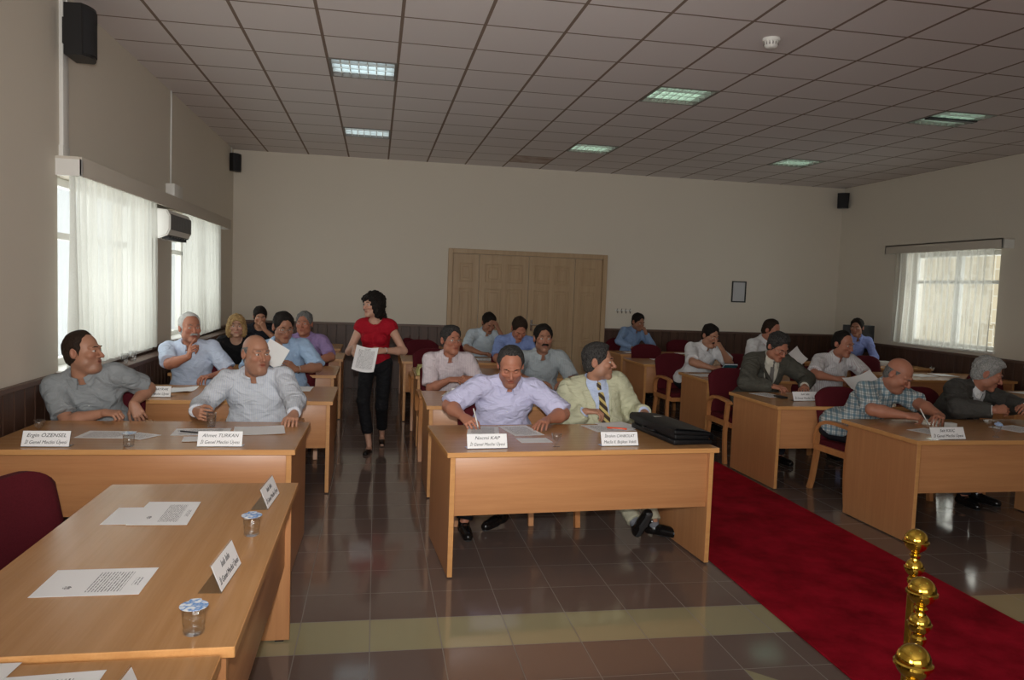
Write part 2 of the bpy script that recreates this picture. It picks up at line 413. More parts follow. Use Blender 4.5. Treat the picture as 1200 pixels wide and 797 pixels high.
# stone house wall across the street seen through the right-hand sheer, and ground outside
M['stone'] = mat('ochre_stone_facade', (.62, .50, .32), .9); t = NT(M['stone'])
vz = t.n('ShaderNodeTexBrick'); vz.inputs['Color1'].default_value = (.75, .62, .42, 1); vz.inputs['Color2'].default_value = (.52, .42, .28, 1)
vz.inputs['Mortar'].default_value = (.8, .74, .62, 1); vz.inputs['Scale'].default_value = 1.6
mp = t.n('ShaderNodeMapping'); mp.inputs['Rotation'].default_value = (0, H90, 0); t.l(t.coord(), mp.inputs[0]); t.l(mp.outputs[0], vz.inputs[0]); t.color(vz.outputs[0])
bm = bmesh.new(); box(bm, (14.2, 6, -1), (14.6, 19, 5.2)); box(bm, (14.1, 6, 5.2), (14.8, 19, 5.5))
for yy in (12.2, 15.0): box(bm, (14.12, yy, 1.2), (14.3, yy + 1.0, 3.0), .02, 1)
o = tag(obj('house_wall', bm, M['stone']), 'ochre stone house wall outside, glimpsed through the right-hand sheer curtain', 'building')

# pelmets (curtain boxes) above the windows
def pelmet(x0, x1, ya, yb, za, zb, label, side):
    r = tag(empty('curtain_pelmet', ((x0 + x1) / 2, (ya + yb) / 2, za)), label, 'pelmet', 'curtain pelmets')
    cx, cyy = (x0 + x1) / 2, (ya + yb) / 2; s = 1 if side == 'L' else -1
    xf = (x1 if s > 0 else x0) - cx
    bx('front_board', (min(xf, xf - s * .018), ya - cyy, 0), (max(xf, xf - s * .018), yb - cyy, zb - za), M['wall_paint'], r, .003)
    bx('top_board', (x0 - cx, ya - cyy, zb - za - .018), (x1 - cx - (s * .018 if s > 0 else 0), yb - cyy, zb - za), M['wall_paint'], r)
    for y in (ya, yb - .018): bx('end_board', (x0 - cx, y - cyy, 0), (x1 - cx, y - cyy + .018, zb - za - .018), M['white_metal'], r)
M['wall_paint'] = mat('cream_painted_board', (.62, .57, .49), .6)
pelmet(XL + .002, XL + .17, 5.70, 11.15, 2.33, 2.46, 'long cream curtain pelmet over the two windows of the left wall', 'L')
pelmet(XR - .17, XR - .002, 8.52, 10.80, 2.40, 2.53, 'short cream curtain pelmet over the right wall window', 'R')

# pleated curtains
def curtain(name, x, ya, yb, z0, z1, m, label, amp=.036, wl=.115, seed=0, hem=.02):
    r = random.Random(seed); nu = int((yb - ya) / .012); nv = 24; me = bpy.data.meshes.new(name); vs = []; fs = []
    for j in range(nv + 1):
        t_ = j / nv
        for i in range(nu + 1):
            y = ya + (yb - ya) * i / nu; ph = 2 * math.pi * (y - ya) / wl + 1.1 * math.sin(3.1 * y + seed) + .5 * math.sin(9.7 * y)
            a = amp * (.45 + .75 * t_) * (.75 + .35 * math.sin(2.3 * y + seed))
            vs.append((x + a * math.sin(ph + .25 * math.sin(5 * t_)) + .006 * math.sin(31 * y), y + .012 * math.cos(ph) * t_, z1 + (z0 - z1) * t_ + (hem * math.sin(y * 2.2 + seed) * .35 if j == nv else 0)))
    for j in range(nv):
        for i in range(nu):
            q = j * (nu + 1) + i; fs.append((q, q + 1, q + nu + 2, q + nu + 1))
    me.from_pydata(vs, [], fs)
    o = link_mesh(name, me, m); tag(o, label, 'curtain', 'sheer curtains'); return o
curtain('sheer_curtain', XL + .085, 5.72, 7.80, 1.0, 2.40, M['sheer'], 'white pleated sheer curtain on the left wall nearest the camera', seed=1)
curtain('sheer_curtain', XL + .085, 8.85, 10.86, .98, 2.40, M['sheer'], 'white pleated sheer curtain on the left wall beyond the air conditioner', seed=4)
curtain('sheer_curtain', XR - .085, 8.72, 10.62, 1.06, 2.44, M['sheer_open'], 'white pleated sheer curtain on the right wall window', seed=8, wl=.13)
# ledges (radiator shelves) under the left windows
for ya, yb, lb in ((6.25, 8.35, 'dark wooden radiator shelf under the near left window'), (8.75, 11.6, 'dark wooden radiator shelf under the far left window')):
    r = tag(empty('radiator_shelf', (XL + .12, (ya + yb) / 2, 0)), lb, 'shelf', 'radiator shelves'); hy = (yb - ya) / 2
    bx('shelf_top', (-.085, -hy, .90), (.06, hy, .935), M['dark_cap'], r, .004)
    bm = bmesh.new(); n_ = int((yb - ya) / .12)
    for k in range(n_): box(bm, (.025, -hy + .02 + k * .12, .0), (.045, -hy + .02 + k * .12 + .105, .90))
    box(bm, (.015, -hy + .02, 0.02), (.025, hy - .02, .895)); obj('slatted_front', bm, M['dark_panel'], r)
    for s in (-1, 1): bx('end_panel', (-.085, s * (hy - .01) - .01, 0), (.015, s * (hy - .01) + .01, .90), M['dark_panel'], r)

# folding door: frame and four leaves with raised panels
o = struct(empty('door_1', ((DX0 + DX1) / 2, YB, 0))); dc = (DX0 + DX1) / 2; W2 = (DX1 - DX0) / 2
bm = bmesh.new(); jw = .075
box(bm, (-W2, -.06, 0), (-W2 + jw, 0, DZ), .006, 1); box(bm, (W2 - jw, -.06, 0), (W2, 0, DZ), .006, 1); box(bm, (-W2 + jw, -.06, DZ - jw), (W2 - jw, 0, DZ), .006, 1)
obj('door_frame', bm, M['door'], o, auto=.6)
cuts = [-W2 + jw, 1.60 - dc + .02, 2.43 - dc, 3.20 - dc, W2 - jw]
for k in range(4):
    a, b = cuts[k] + .004, cuts[k + 1] - .004; n_ = 1 if k in (0, 3) else 2; bm = bmesh.new()
    box(bm, (a, -.030, .01), (b, -.001, DZ - jw - .004), .003, 1)
    w = (b - a); pw = w * (.42 if n_ == 1 else .28)
    for q in range(n_):
        c = a + w * (.5 if n_ == 1 else (.28 + .44 * q))
        for z0, z1 in ((.18, .72), (.84, 1.62), (1.76, 2.02)):
            # recessed moulding: frame ring + raised field
            for lo, hi in (((c - pw / 2 - .02, z0 - .02), (c - pw / 2, z1 + .02)), ((c + pw / 2, z0 - .02), (c + pw / 2 + .02, z1 + .02)), ((c - pw / 2, z0 - .02), (c + pw / 2, z0)), ((c - pw / 2, z1), (c + pw / 2, z1 + .02))):
                box(bm, (lo[0], -.040, lo[1]), (hi[0], -.029, hi[1]), .005, 1)
            box(bm, (c - pw / 2 + .035, -.038, z0 + .035), (c + pw / 2 - .035, -.029, z1 - .035), .008, 1)
    lf = obj('door_leaf', bm, M['door'], o, auto=.6)
    if k in (1, 2):
        bm = bmesh.new(); hx = (b - .07) if k == 1 else (a + .07)
        box(bm, (hx - .02, -.042, .98), (hx + .02, -.029, 1.16), .004, 1); ring_tube(bm, [(hx, -.04, 1.08), (hx, -.075, 1.08), (hx + (-.1 if k == 1 else .1), -.08, 1.08)], .009, 8)
        obj('door_handle', bm, M['chrome'], lf, auto=.6)

# ------------------------------------------------------------------ wall and ceiling fittings
def ceiling_light(i, j, green, label, hanging=False):
    r = tag(empty('ceiling_light', (CX + (i + .5) * CS, CY + (j + .5) * CS, CZ)), label, 'ceiling light', 'louvred ceiling lights')
    h = CS / 2 - .003; bm = bmesh.new()
    for lo, hi in (((-h, -h), (h, -h + .022)), ((-h, h - .022), (h, h)), ((-h, -h + .022), (-h + .022, h - .022)), ((h - .022, -h + .022), (h, h - .022))):
        box(bm, (lo[0], lo[1], -.004), (hi[0], hi[1], .09))
    obj('frame', bm, M['frame_dark'], r)
    bm = bmesh.new(); box(bm, (-h + .022, -h + .022, .085), (h - .022, h - .022, .095)); obj('reflector', bm, M['louver'], r)
    bm = bmesh.new(); g = h - .022
    for k in range(1, 7): xx = -g + 2 * g * k / 7; box(bm, (xx - .004, -g, .002), (xx + .004, g, .045))
    for k in range(1, 4): yy = -g + 2 * g * k / 4; box(bm, (-g, yy - .006, .0), (g, yy + .006, .045))
    obj('louver_grid', bm, M['louver'], r)
    for k in range(4):
        yy = -g + 2 * g * (k + .5) / 4; bm = bmesh.new(); ring_tube(bm, [(-g + .01, yy, .065), (g - .01, yy, .065)], .013, 10)
        obj('fluorescent_tube', bm, M['tube_green' if green else 'tube_blue'], r, smooth=True)
M['frame_dark'] = mat('grey_light_frame', (.22, .20, .18), .5)
for (i, j), (gr, lb) in {
    (0, 2): (False, 'cool white louvred ceiling light in the left row, nearer the camera'), (0, 7): (False, 'cool white louvred ceiling light in the left row, near the back wall'),
    (5, 2): (True, 'greenish louvred ceiling light in the middle row, left of the smoke detector'), (5, 7): (True, 'greenish louvred ceiling light in the middle row, near the back wall above the door'),
    (5, -3): (True, 'louvred ceiling light cut by the top edge of the photo'), (10, 2): (True, 'louvred ceiling light with a dark middle bar, in the right row nearer the camera'),
    (10, 7): (True, 'greenish louvred ceiling light in the right row, near the back wall'), (0, -3): (False, 'louvred ceiling light of the left row overhead, outside the photo'),
    (0, -8): (False, 'louvred ceiling light of the left row behind the camera'), (5, -8): (True, 'louvred ceiling light of the middle row behind the camera'),
    (10, -3): (True, 'louvred ceiling light of the right row overhead, outside the photo')}.items(): ceiling_light(i, j, gr, lb)
for o in [o for o in COL.objects if o.get('label', '').startswith('louvred ceiling light with a dark')]:
    bx('dark_bar', (-.28, -.05, -.02), (.28, .03, .0), M['black'], o, .004)

# smoke detector
r = tag(empty('smoke_detector', (2.84, 5.41, CZ)), 'white round smoke detector on the ceiling', 'smoke detector')
bm = bmesh.new(); lathe(bm, [(.062, 0), (.066, -.012), (.062, -.022)], 28); obj('base', bm, M['white_metal'], r, auto=.7)
bm = bmesh.new(); lathe(bm, [(.055, -.022), (.052, -.045), (.044, -.062), (.034, -.070), (.010, -.072)], 28); obj('sensor_head', bm, M['white_metal'], r, auto=.7)
bm = bmesh.new()
for k in range(14):
    a = 2 * math.pi * k / 14; box(bm, (.050 * math.cos(a) - .004, .050 * math.sin(a) - .004, -.050), (.050 * math.cos(a) + .004, .050 * math.sin(a) + .004, -.026))
obj('vent_slot', bm, M['frame_dark'], r)

# loudspeakers
def speaker(x, y, z, rz, s, label):
    r = tag(empty('wall_speaker', (x, y, z), rz), label, 'loudspeaker', 'black wall loudspeakers')
    w, d, h = .20 * s, .15 * s, .27 * s; bm = bmesh.new()
    pr = []
    for k in range(9):
        a = -1 + 2 * k / 8; pr.append((a * w / 2, -d + .035 * s * a * a))
    n = len(pr); top, bot = [], []
    for zz, L in ((h / 2, top), (-h / 2, bot)):
        for p in pr: L.append(bm.verts.new((p[0] * (1 if zz > 0 else .94), p[1], zz)))
        L.append(bm.verts.new((w / 2 * .9, -.03, zz))); L.append(bm.verts.new((-w / 2 * .9, -.03, zz)))
    m_ = len(top)
    for k in range(m_): bm.faces.new((top[k], top[(k + 1) % m_], bot[(k + 1) % m_], bot[k]))
    bm.faces.new(top); bm.faces.new(bot[::-1]); obj('cabinet', bm, M['black'], r, auto=.6)
    bm = bmesh.new()
    for k in range(9):
        a, b = pr[min(k, 7)], pr[min(k + 1, 8)]
        if k < 8:
            q = [(a[0] * .92, a[1] - .004, h * .44), (b[0] * .92, b[1] - .004, h * .44), (b[0] * .88, b[1] - .004, -h * .44), (a[0] * .88, a[1] - .004, -h * .44)]
            bm.faces.new([bm.verts.new(v) for v in q])
    bmesh.ops.remove_doubles(bm, verts=bm.verts, dist=1e-5); bmesh.ops.solidify(bm, geom=bm.faces[:], thickness=.003)
    obj('grille', bm, M['speaker_cloth'], r, auto=.6)
    bm = bmesh.new(); box(bm, (-.05 * s, -.02, -.07 * s), (.05 * s, -.001, .07 * s), .003, 1); box(bm, (-.018, -.034, -.02), (.018, -.018, .02)); obj('bracket', bm, M['black'], r)
    bm = bmesh.new(); ring_tube(bm, [(0, -.008, h / 2 - .02), (0.0, -.008, CZ - z - .002)], .006, 8); obj('cable', bm, M['white_metal'], r, smooth=True)
    return r
M['speaker_cloth'] = mat('black_speaker_cloth', (.018, .018, .02), .8)
speaker(XL + .032, 5.80, 3.30, H90, 1.25, 'black loudspeaker high on the left wall nearest the camera')
speaker(XL + .004, 12.02, 3.36, H90 - .5, .95, 'black loudspeaker in the back left corner under the ceiling')
speaker(XR - .06, 12.15, 3.36, -.6, .95, 'black loudspeaker in the back right corner under the ceiling')
# cable trunking at the near window
r = tag(empty('cable_trunking', (XL, 5.82, 0)), 'white vertical cable trunking behind the near loudspeaker', 'cable trunking')
bx('duct', (.001, -.05, 2.46), (.028, .05, CZ - .001), M['white_metal'], r, .003); bx('end_cap', (.001, -.06, 2.465), (.030, .06, 2.54), M['white_metal'], r, .002)
# conduit + junction box
r = tag(empty('cable_conduit', (XL, 8.62, 0)), 'thin white cable running down the left wall to a junction box', 'cable')
bm = bmesh.new(); ring_tube(bm, [(.012, 0, CZ - .002), (.012, .01, 3.45), (.012, 0, 3.0), (.012, 0, 2.60)], .009, 8); obj('cable', bm, M['white_metal'], r, smooth=True)
r = tag(bx('junction_box', (XL + .001, 8.46, 2.465), (XL + .09, 8.80, 2.62), M['white_metal'], None, .006), 'white junction box above the air conditioner', 'junction box')
# air conditioner
r = tag(empty('air_conditioner', (XL, 8.28, 2.03)), 'white split air conditioner with dark grille between the left windows', 'air conditioner')
bm = bmesh.new(); pf = [(.001, 0), (.10, 0), (.175, .035), (.20, .09), (.20, .22), (.17, .275), (.001, .29)]; L, Rr = [], []
for y, A in ((-.43, L), (.43, Rr)):
    for p in pf: A.append(bm.verts.new((p[0], y, p[1])))
for k in range(len(pf)): bm.faces.new((L[k], L[(k + 1) % len(pf)], Rr[(k + 1) % len(pf)], Rr[k]))
bm.faces.new(L); bm.faces.new(Rr[::-1]); bmesh.ops.bevel(bm, geom=[e for e in bm.edges if abs(e.verts[0].co.y - e.verts[1].co.y) < .01], offset=.012, segments=2, affect='EDGES')
obj('housing', bm, M['white_metal'], r, auto=.5)
bm = bmesh.new(); box(bm, (.196, -.40, .085), (.206, .40, .235), .004, 1)
for k in range(16): yy = -.38 + k * .05; box(bm, (.204, yy, .09), (.210, yy + .008, .23))
obj('front_grille', bm, M['ac_grille'], r)
bm = bmesh.new()
for k in range(3): box(bm, (.105 + k * .027, -.38, .004 + k * .011), (.125 + k * .027, .38, .010 + k * .013))
for k in range(8): box(bm, (.11, -.36 + k * .1, -.004), (.17, -.355 + k * .1, .03))
obj('air_outlet_vane', bm, M['black'], r)

# picture frame on the back wall, socket strip
r = tag(empty('picture_frame', (6.10, YB, 1.74)), 'small dark framed notice on the back wall right of the door', 'picture frame')
bm = bmesh.new()
for lo, hi in (((-.13, -.18), (.13, -.16)), ((-.13, .16), (.13, .18)), ((-.13, -.16), (-.11, .16)), ((.11, -.16), (.13, .16))): box(bm, (lo[0], -.022, lo[1]), (hi[0], -.001, hi[1]), .003, 1)
obj('frame', bm, M['black'], r); pp = bx('notice_sheet', (-.11, -.008, -.16), (.11, -.004, .16), M['notice'], r)
r = tag(empty('coat_hook_rail', (4.06, YB, 1.36)), 'small metal coat hook rail on the back wall beside the door', 'coat hooks')
bx('rail', (-.14, -.012, -.012), (.14, -.001, .012), M['white_metal'], r, .002)
for k in range(4):
    bm = bmesh.new(); x = -.11 + k * .073; ring_tube(bm, [(x, -.01, 0), (x, -.03, -.03), (x, -.05, -.045), (x, -.065, -.03), (x, -.066, -.01)], .006, 8); ring_tube(bm, [(x, -.012, .0), (x, -.05, .03)], .005, 8)
    obj('hook', bm, M['frame_dark'], r, smooth=True)

# red carpet runner
bm = bmesh.new(); box(bm, (2.12, YF + .4, .0), (3.41, 7.12, .011), .004, 1)
tag(obj('red_carpet', bm, M['carpet']), 'long red carpet runner along the aisle beside the brass posts', 'carpet')

# ------------------------------------------------------------------ desks
def make_desk(W, D, label, z=.74):
    r = tag(empty('conference_desk'), label, 'desk', 'beech conference desks'); th = .03
    bm = bmesh.new(); box(bm, (0, 0, z - th), (W, D, z), .0025, 1)
    bm.normal_update()
    for f in bm.faces: f.material_index = 0 if f.normal.z > .9 else 1
    obj('desktop', bm, [M['wood_top'], M['wood_edge']], r)
    for x in (.022, W - .022 - .03):
        bm = bmesh.new(); box(bm, (x, .025, .008), (x + .03, D - .06, z - th - .0005), .0015, 1); bm.normal_update()
        for f in bm.faces: f.material_index = 1 if f.normal.y < -.9 else 0
        sp_ = obj('side_panel', bm, [M['wood_v'], M['wood_edge']], r)
        bm = bmesh.new()
        for y in (.07, D - .12): box(bm, (x + .004, y - .02, 0), (x + .026, y + .02, .008))
        obj('foot_glide', bm, M['black'], sp_)
    bx('modesty_panel', (.0525, .05, .36), (W - .0525, .068, z - th - .0005), M['wood'], r, .001)
    return r
desk_specs = [  # front-left corner x, y, yaw degrees, width, depth, top height, label
 (.42, 4.26, 4, 1.70, .85, .74, 'centre front desk where two men in lavender shirt and beige suit sit'),
 (-2.06, 4.37, -.8, 1.64, .86, .74, 'left desk with two white name plates, behind the foreground desks'),
 (-1.90, 6.10, 0, 1.59, .87, .74, 'left second row desk in front of the pointing man'),
 (-1.955, 7.80, 0, 1.585, .85, .74, 'left third row desk in front of the blonde woman'),
 (-1.955, 9.42, 0, 1.585, .85, .74, 'left fourth row desk behind the man in the purple shirt'),
 (-1.96, 10.85, 0, 1.50, .85, .74, 'left desk nearest the back wall'),
 (.41, 5.93, 0, 1.60, .85, .74, 'centre second row desk under the clasped hands of the man in glasses'),
 (.42, 7.83, 0, 1.60, .85, .74, 'centre third row desk with the yellow folders'),
 (.33, 9.30, 0, 1.60, .85, .74, 'centre fourth row desk in front of the man holding his forehead'),
 (.37, 11.0, 0, 1.60, .70, .74, 'centre desk nearest the folding door'),
 (3.66, 4.60, 1, 1.66, .85, .74, 'right front desk under the checked shirt man and the grey haired man'),
 (3.44, 6.06, 1, 1.66, .90, .74, 'right second row desk where the man in grey suit and glasses writes'),
 (3.60, 7.87, 0, 1.62, .80, .74, 'right third row desk with the teal booklet'),
 (3.46, 9.49, 0, 1.62, .85, .74, 'right fourth row desk with white papers and an empty chair behind'),
 (3.62, 10.95, 0, 1.62, .65, .74, 'right fifth row desk in front of the man in blue shirt by the door'),
 (6.26, 6.54, 0, 1.60, .80, .74, 'far right desk cut by the right edge of the photo'),
 (6.30, 8.22, 0, 1.58, .85, .74, 'far right desk with bright glare on its papers'),
 (6.25, 9.62, 0, 1.58, .80, .74, 'far right desk with a white box on it')]
protos = {}
for x, y, a, W, D, z, lb in desk_specs:
    key = (W, D, z)
    if key in protos: dup(protos[key], (x, y, 0), math.radians(a), lb)
    else:
        d = make_desk(W, D, lb, z); d.location = (x, y, 0); d.rotation_euler = (0, 0, math.radians(a)); protos[key] = d
# the two foreground desks turn their fronts to the aisle: local x runs along +y
d = make_desk(1.64, .81, 'foreground desk with two printed sheets, two cups of water and two name tents'); d.location = (-.335, 2.0, 0); d.rotation_euler = (0, 0, H90)
d = make_desk(1.60, .80, 'foreground desk cut by the bottom edge of the photo', .727); d.location = (-.365, .385, 0); d.rotation_euler = (0, 0, H90)

# ------------------------------------------------------------------ chairs
def make_chair():
    r = tag(empty('armchair'), 'chair', 'chair', 'burgundy armchairs')
    bm = bmesh.new(); box(bm, (-.235, -.24, .395), (.235, .22, .465), .028, 3); obj('seat', bm, M['burgundy'], r, auto=.9)
    # backrest: domed pad, slightly reclined and curved
    bm = bmesh.new(); nu, nv = 16, 12; F, B = [], []
    for j in range(nv + 1):
        v = j / nv; fr, bk = [], []
        for i in range(nu + 1):
            u = -1 + 2 * i / nu; hw = .235 * (1 - .04 * (1 - v))
            ztop = .905 - .15 * max(0, abs(u) - .25) ** 2.2
            z = .44 + (ztop - .44) * v; x = u * hw; yb = .20 + .10 * v + .02 * (1 - u * u); tk = .030 * (1 - u ** 6) ** .5 * (1 - max(0, v - .8) ** 2 * 18) ** .5 + .004
            fr.append(bm.verts.new((x, yb - tk, z))); bk.append(bm.verts.new((x, yb + tk * .8, z)))
        F.append(fr); B.append(bk)
    for j in range(nv):
        for i in range(nu):
            bm.faces.new((F[j][i], F[j][i + 1], F[j + 1][i + 1], F[j + 1][i])); bm.faces.new((B[j][i + 1], B[j][i], B[j + 1][i], B[j + 1][i + 1]))
        for i in (0, nu): bm.faces.new((F[j][i], B[j][i], B[j + 1][i], F[j + 1][i]))
    for j in (0, nv):
        for i in range(nu): bm.faces.new((F[j][i], F[j][i + 1], B[j][i + 1], B[j][i]))
    obj('backrest', bm, M['burgundy'], r, auto=1.0)
    for s in (-1, 1):
        bm = bmesh.new(); sweep_rect(bm, [(s * .268, -.235 + .03 * math.sin(math.pi * k / 8), .612 * k / 8) for k in range(9)], .036, [.042 - .008 * math.sin(math.pi * k / 8) for k in range(9)]); obj('leg', bm, M['chair_wood'], r, auto=.5)
        bm = bmesh.new(); sweep_rect(bm, [(s * .225, .31 - .09 * (k / 6) ** .7, .46 * k / 6) for k in range(7)], .036, .042); obj('leg', bm, M['chair_wood'], r, auto=.5)
        bm = bmesh.new(); pts = [(s * .268, -.29, .606), (s * .268, -.27, .620), (s * .268, -.2, .632), (s * .27, -.06, .642), (s * .27, .06, .636), (s * .27, .13, .612), (s * .268, .175, .565), (s * .262, .20, .50), (s * .255, .212, .42)]
        sweep_rect(bm, pts, .046, [.018, .024, .026, .027, .028, .03, .03, .03, .03]); obj('armrest', bm, M['chair_wood'], r, auto=.5)
        bm = bmesh.new(); box(bm, (s * .245 - .011, -.235, .365), (s * .245 + .011, .25, .42), .003, 1); obj('side_rail', bm, M['chair_wood'], r, auto=.5)
    bm = bmesh.new(); box(bm, (-.234, -.245, .360), (.234, -.222, .41), .003, 1); obj('front_rail', bm, M['chair_wood'], r, auto=.5)
    return r
CHAIR = make_chair(); chair_used = [False]
def chair(x, y, yaw, label):
    if not chair_used[0]:
        chair_used[0] = True; c = CHAIR; c.location = (x, y, 0); c.rotation_euler = (0, 0, math.radians(yaw)); c['label'] = label; return c
    return dup(CHAIR, (x, y, 0), math.radians(yaw), label)
for c in [(-1.06, 3.04, 72, 'burgundy chair cut by the left edge of the photo, at the foreground desk'),
    (.66, 11.97, 2, 'empty burgundy chair left of the folding door, farthest of three in a line'),
    (.66, 10.42, 2, 'empty burgundy chair behind the centre fourth row desk, middle of three in a line'),
    (.70, 8.98, 2, 'empty burgundy chair behind the yellow folders, nearest of three in a line'),
    (3.98, 10.55, 0, 'empty burgundy chair behind the right fourth row desk, its domed back showing'),
    (6.95, 7.42, 0, 'empty burgundy chair at the right edge behind the grey haired man'),
    (5.0, 11.75, 0, 'empty burgundy chair against the back wall right of the man in blue shirt'),
    (6.75, 9.34, 0, 'empty burgundy chair behind the glaring papers on the far right desk')]: chair(*c)

# ------------------------------------------------------------------ brass stanchions
prof = [(.150, 0), (.150, .012), (.135, .022), (.070, .040), (.035, .060), (.024, .085)]
posts = [(1.815, 2.252, 'brass post with ball finials beside the carpet, farthest of three'), (1.519, 1.848, 'brass post with ball finials beside the carpet, middle of three'), (1.206, 1.477, 'brass post with ball finials, nearest the camera at the bottom edge')]
pr_ = None
def ballprof(zc, r, ring=.004, n=12, lo=-72, hi=72):
    out = []
    for k in range(n + 1):
        a = math.radians(lo + (hi - lo) * k / n); out.append((r * math.cos(a), zc + r * math.sin(a)))
    return out
for k, (x, y, lb) in enumerate(posts):
    if k: dup(pr_, (x, y, 0), 0, lb); continue
    r = pr_ = tag(empty('brass_stanchion', (x, y, 0)), lb, 'stanchion', 'brass stanchions')
    bm = bmesh.new(); lathe(bm, prof, 36); obj('base', bm, M['brass'], r, auto=.6)
    bm = bmesh.new(); lathe(bm, [(.0165, .083), (.0165, .735), (.020, .742), (.020, .752), (.016, .757)], 24); obj('pole', bm, M['brass'], r, auto=.6)
    bm = bmesh.new(); lathe(bm, [(.014, .755)] + ballprof(.790, .030, lo=-58, hi=0, n=7) + [(.0325, .788), (.0325, .793)] + ballprof(.793, .029, lo=4, hi=60, n=7) + [(.013, .824), (.018, .832), (.018, .836), (.012, .842)], 28); obj('lower_bulb', bm, M['brass'], r, auto=.6)
    bm = bmesh.new(); lathe(bm, [(.012, .840), (.016, .846)] + ballprof(.882, .038, lo=-62, hi=-8, n=7) + [(.0415, .877), (.0415, .883)] + ballprof(.886, .0375, lo=0, hi=86, n=10), 32); obj('ball_finial', bm, M['brass'], r, auto=.6)

# ------------------------------------------------------------------ papers, plates, cups on the desks
def sheet(pts, m, label, group=None, z=.741, name='paper_sheet', curl=.0, seed=0, cat='paper'):
    """pts: far-left, far-right, near-right, near-left as the reader-facing quad seen from the front; uv v up = first edge"""
    p = [Vector((*q, 0)) for q in pts]; c = sum(p, Vector()) / 4; n = 8; me = bpy.data.meshes.new(name); vs, fs, uv = [], [], []
    r = random.Random(seed); ph = r.random() * 6
    for lay in (1, 0):
        for j in range(n + 1):
            for i in range(n + 1):
                u, v = i / n, j / n; q = p[3] * (1 - u) * (1 - v) + p[2] * u * (1 - v) + p[1] * u * v + p[0] * (1 - u) * v - c
                h = curl * (math.sin(u * 3 + ph) * .5 + .5) * (abs(v - .5) * 2) ** 2 + (.0008 if lay else 0)
                vs.append((q.x, q.y, h))
    N = (n + 1) ** 2
    for j in range(n):
        for i in range(n):
            q = j * (n + 1) + i; fs.append((q, q + 1, q + n + 2, q + n + 1)); q += N; fs.append((q + n + 1, q + n + 2, q + 1, q))
    for i in range(n):
        fs.append((i + 1, i, i + N, i + 1 + N)); q = n * (n + 1) + i; fs.append((q, q + 1, q + 1 + N, q + N))
        q = i * (n + 1); fs.append((q, q + n + 1, q + n + 1 + N, q + N)); q += n; fs.append((q + n + 1, q, q + N, q + n + 1 + N))
    me.from_pydata(vs, [], fs); ul = me.uv_layers.new(name='UVMap')
    for li, lp in enumerate(me.loops):
        k = lp.vertex_index % N; ul.data[li].uv = ((k % (n + 1)) / n, (k // (n + 1)) / n)
    o = link_mesh(name, me, m, None, (c.x, c.y, z), True, .6); tag(o, label, cat, group or 'paper sheets on the desks'); return o
def rect(cx, cy, w, h, deg):
    a = math.radians(deg); c, s = math.cos(a), math.sin(a)
    return [(cx + x * c - y * s, cy + x * s + y * c) for x, y in ((-w / 2, h / 2), (w / 2, h / 2), (w / 2, -h / 2), (-w / 2, -h / 2))]
PL, PT, PB = M['paper_letter'], M['paper_list'], M['paper']
# centre front desk
sheet(rect(.715, 4.93, .205, .285, 172), PT, 'white sheet under the pen of the man in lavender', seed=1)
sheet(rect(.965, 4.93, .205, .34, 190), PT, 'white sheet under the flat hand of the man in lavender', seed=2)
sheet(rect(.99, 4.61, .20, .14, 5), PB, 'small blank white card near the glass on the centre front desk', seed=3)
sheet(rect(1.60, 5.03, .30, .24, 192), PT, 'white document in front of the man in the beige suit', seed=4)
sheet(rect(1.70, 5.10, .24, .26, 200), PB, 'white sheet partly under the black briefcase', z=.7425, curl=.006, seed=5)
# left desk with two plates
sheet(rect(-1.53, 4.77, .27, .21, 176), PT, 'white sheet before the man in the grey polo, left of the water cup', seed=6)
sheet(rect(-1.335, 4.72, .17, .16, 150), PT, 'white sheet half behind the water cup of the man in the grey polo', z=.7425, seed=7)
sheet(rect(-1.02, 4.86, .32, .21, 184), PT, 'white sheet under the pen left of the bald man', seed=8)
sheet(rect(-.69, 4.90, .30, .27, 188), PB, 'white sheet at the right end of the bald man desk', z=.7425, curl=.006, seed=9)
sheet(rect(-1.01, 4.63, .13, .14, 8), PB, 'small white slip tucked behind the second name plate', z=.744, seed=10)
# foreground desks: reader sits at -x, page top points to +x
sheet([(-.67, 2.58), (-.67, 2.365), (-.97, 2.365), (-.97, 2.58)], PL, 'printed letter with stamp lying alone on the foreground desk', seed=11)
sheet([(-.70, 3.33), (-.685, 3.02), (-.905, 3.03), (-.905, 3.34)][0:4], PL, 'printed letter on top of a second sheet near the far end of the foreground desk', z=.7425, seed=12)
sheet([(-.78, 3.265), (-.78, 3.045), (-1.0, 3.045), (-1.0, 3.265)], PB, 'blank white sheet under the printed letter at the far end of the foreground desk', seed=13)
sheet([(-.62, 1.935), (-.62, 1.72), (-.92, 1.70), (-.92, 1.915)], PL, 'printed letter at the bottom edge of the photo', z=.7275, seed=14)
sheet([(-.83, 1.99), (-.84, 1.86), (-1.05, 1.86), (-1.05, 1.99)], PB, 'white sheet corner at the bottom left of the photo', z=.729, seed=15)
# left second row
sheet(rect(-1.56, 6.62, .21, .29, 175), PB, 'white folded sheet right of the pointing man name plate', curl=.02, seed=16)
sheet(rect(-.59, 6.80, .13, .3, 178), PB, 'white sheet at the aisle end of the left second row desk', seed=17)
# centre rows
sheet(rect(.71, 6.58, .21, .3, 165), PT, 'white sheet under the clasped hands of the man in glasses', seed=18)
sheet(rect(1.66, 6.70, .21, .29, 180), PB, 'white sheet before the moustached man in the grey shirt', seed=19)
sheet(rect(1.40, 9.75, .21, .29, 180), PT, 'white sheet before the man holding his forehead', seed=20)
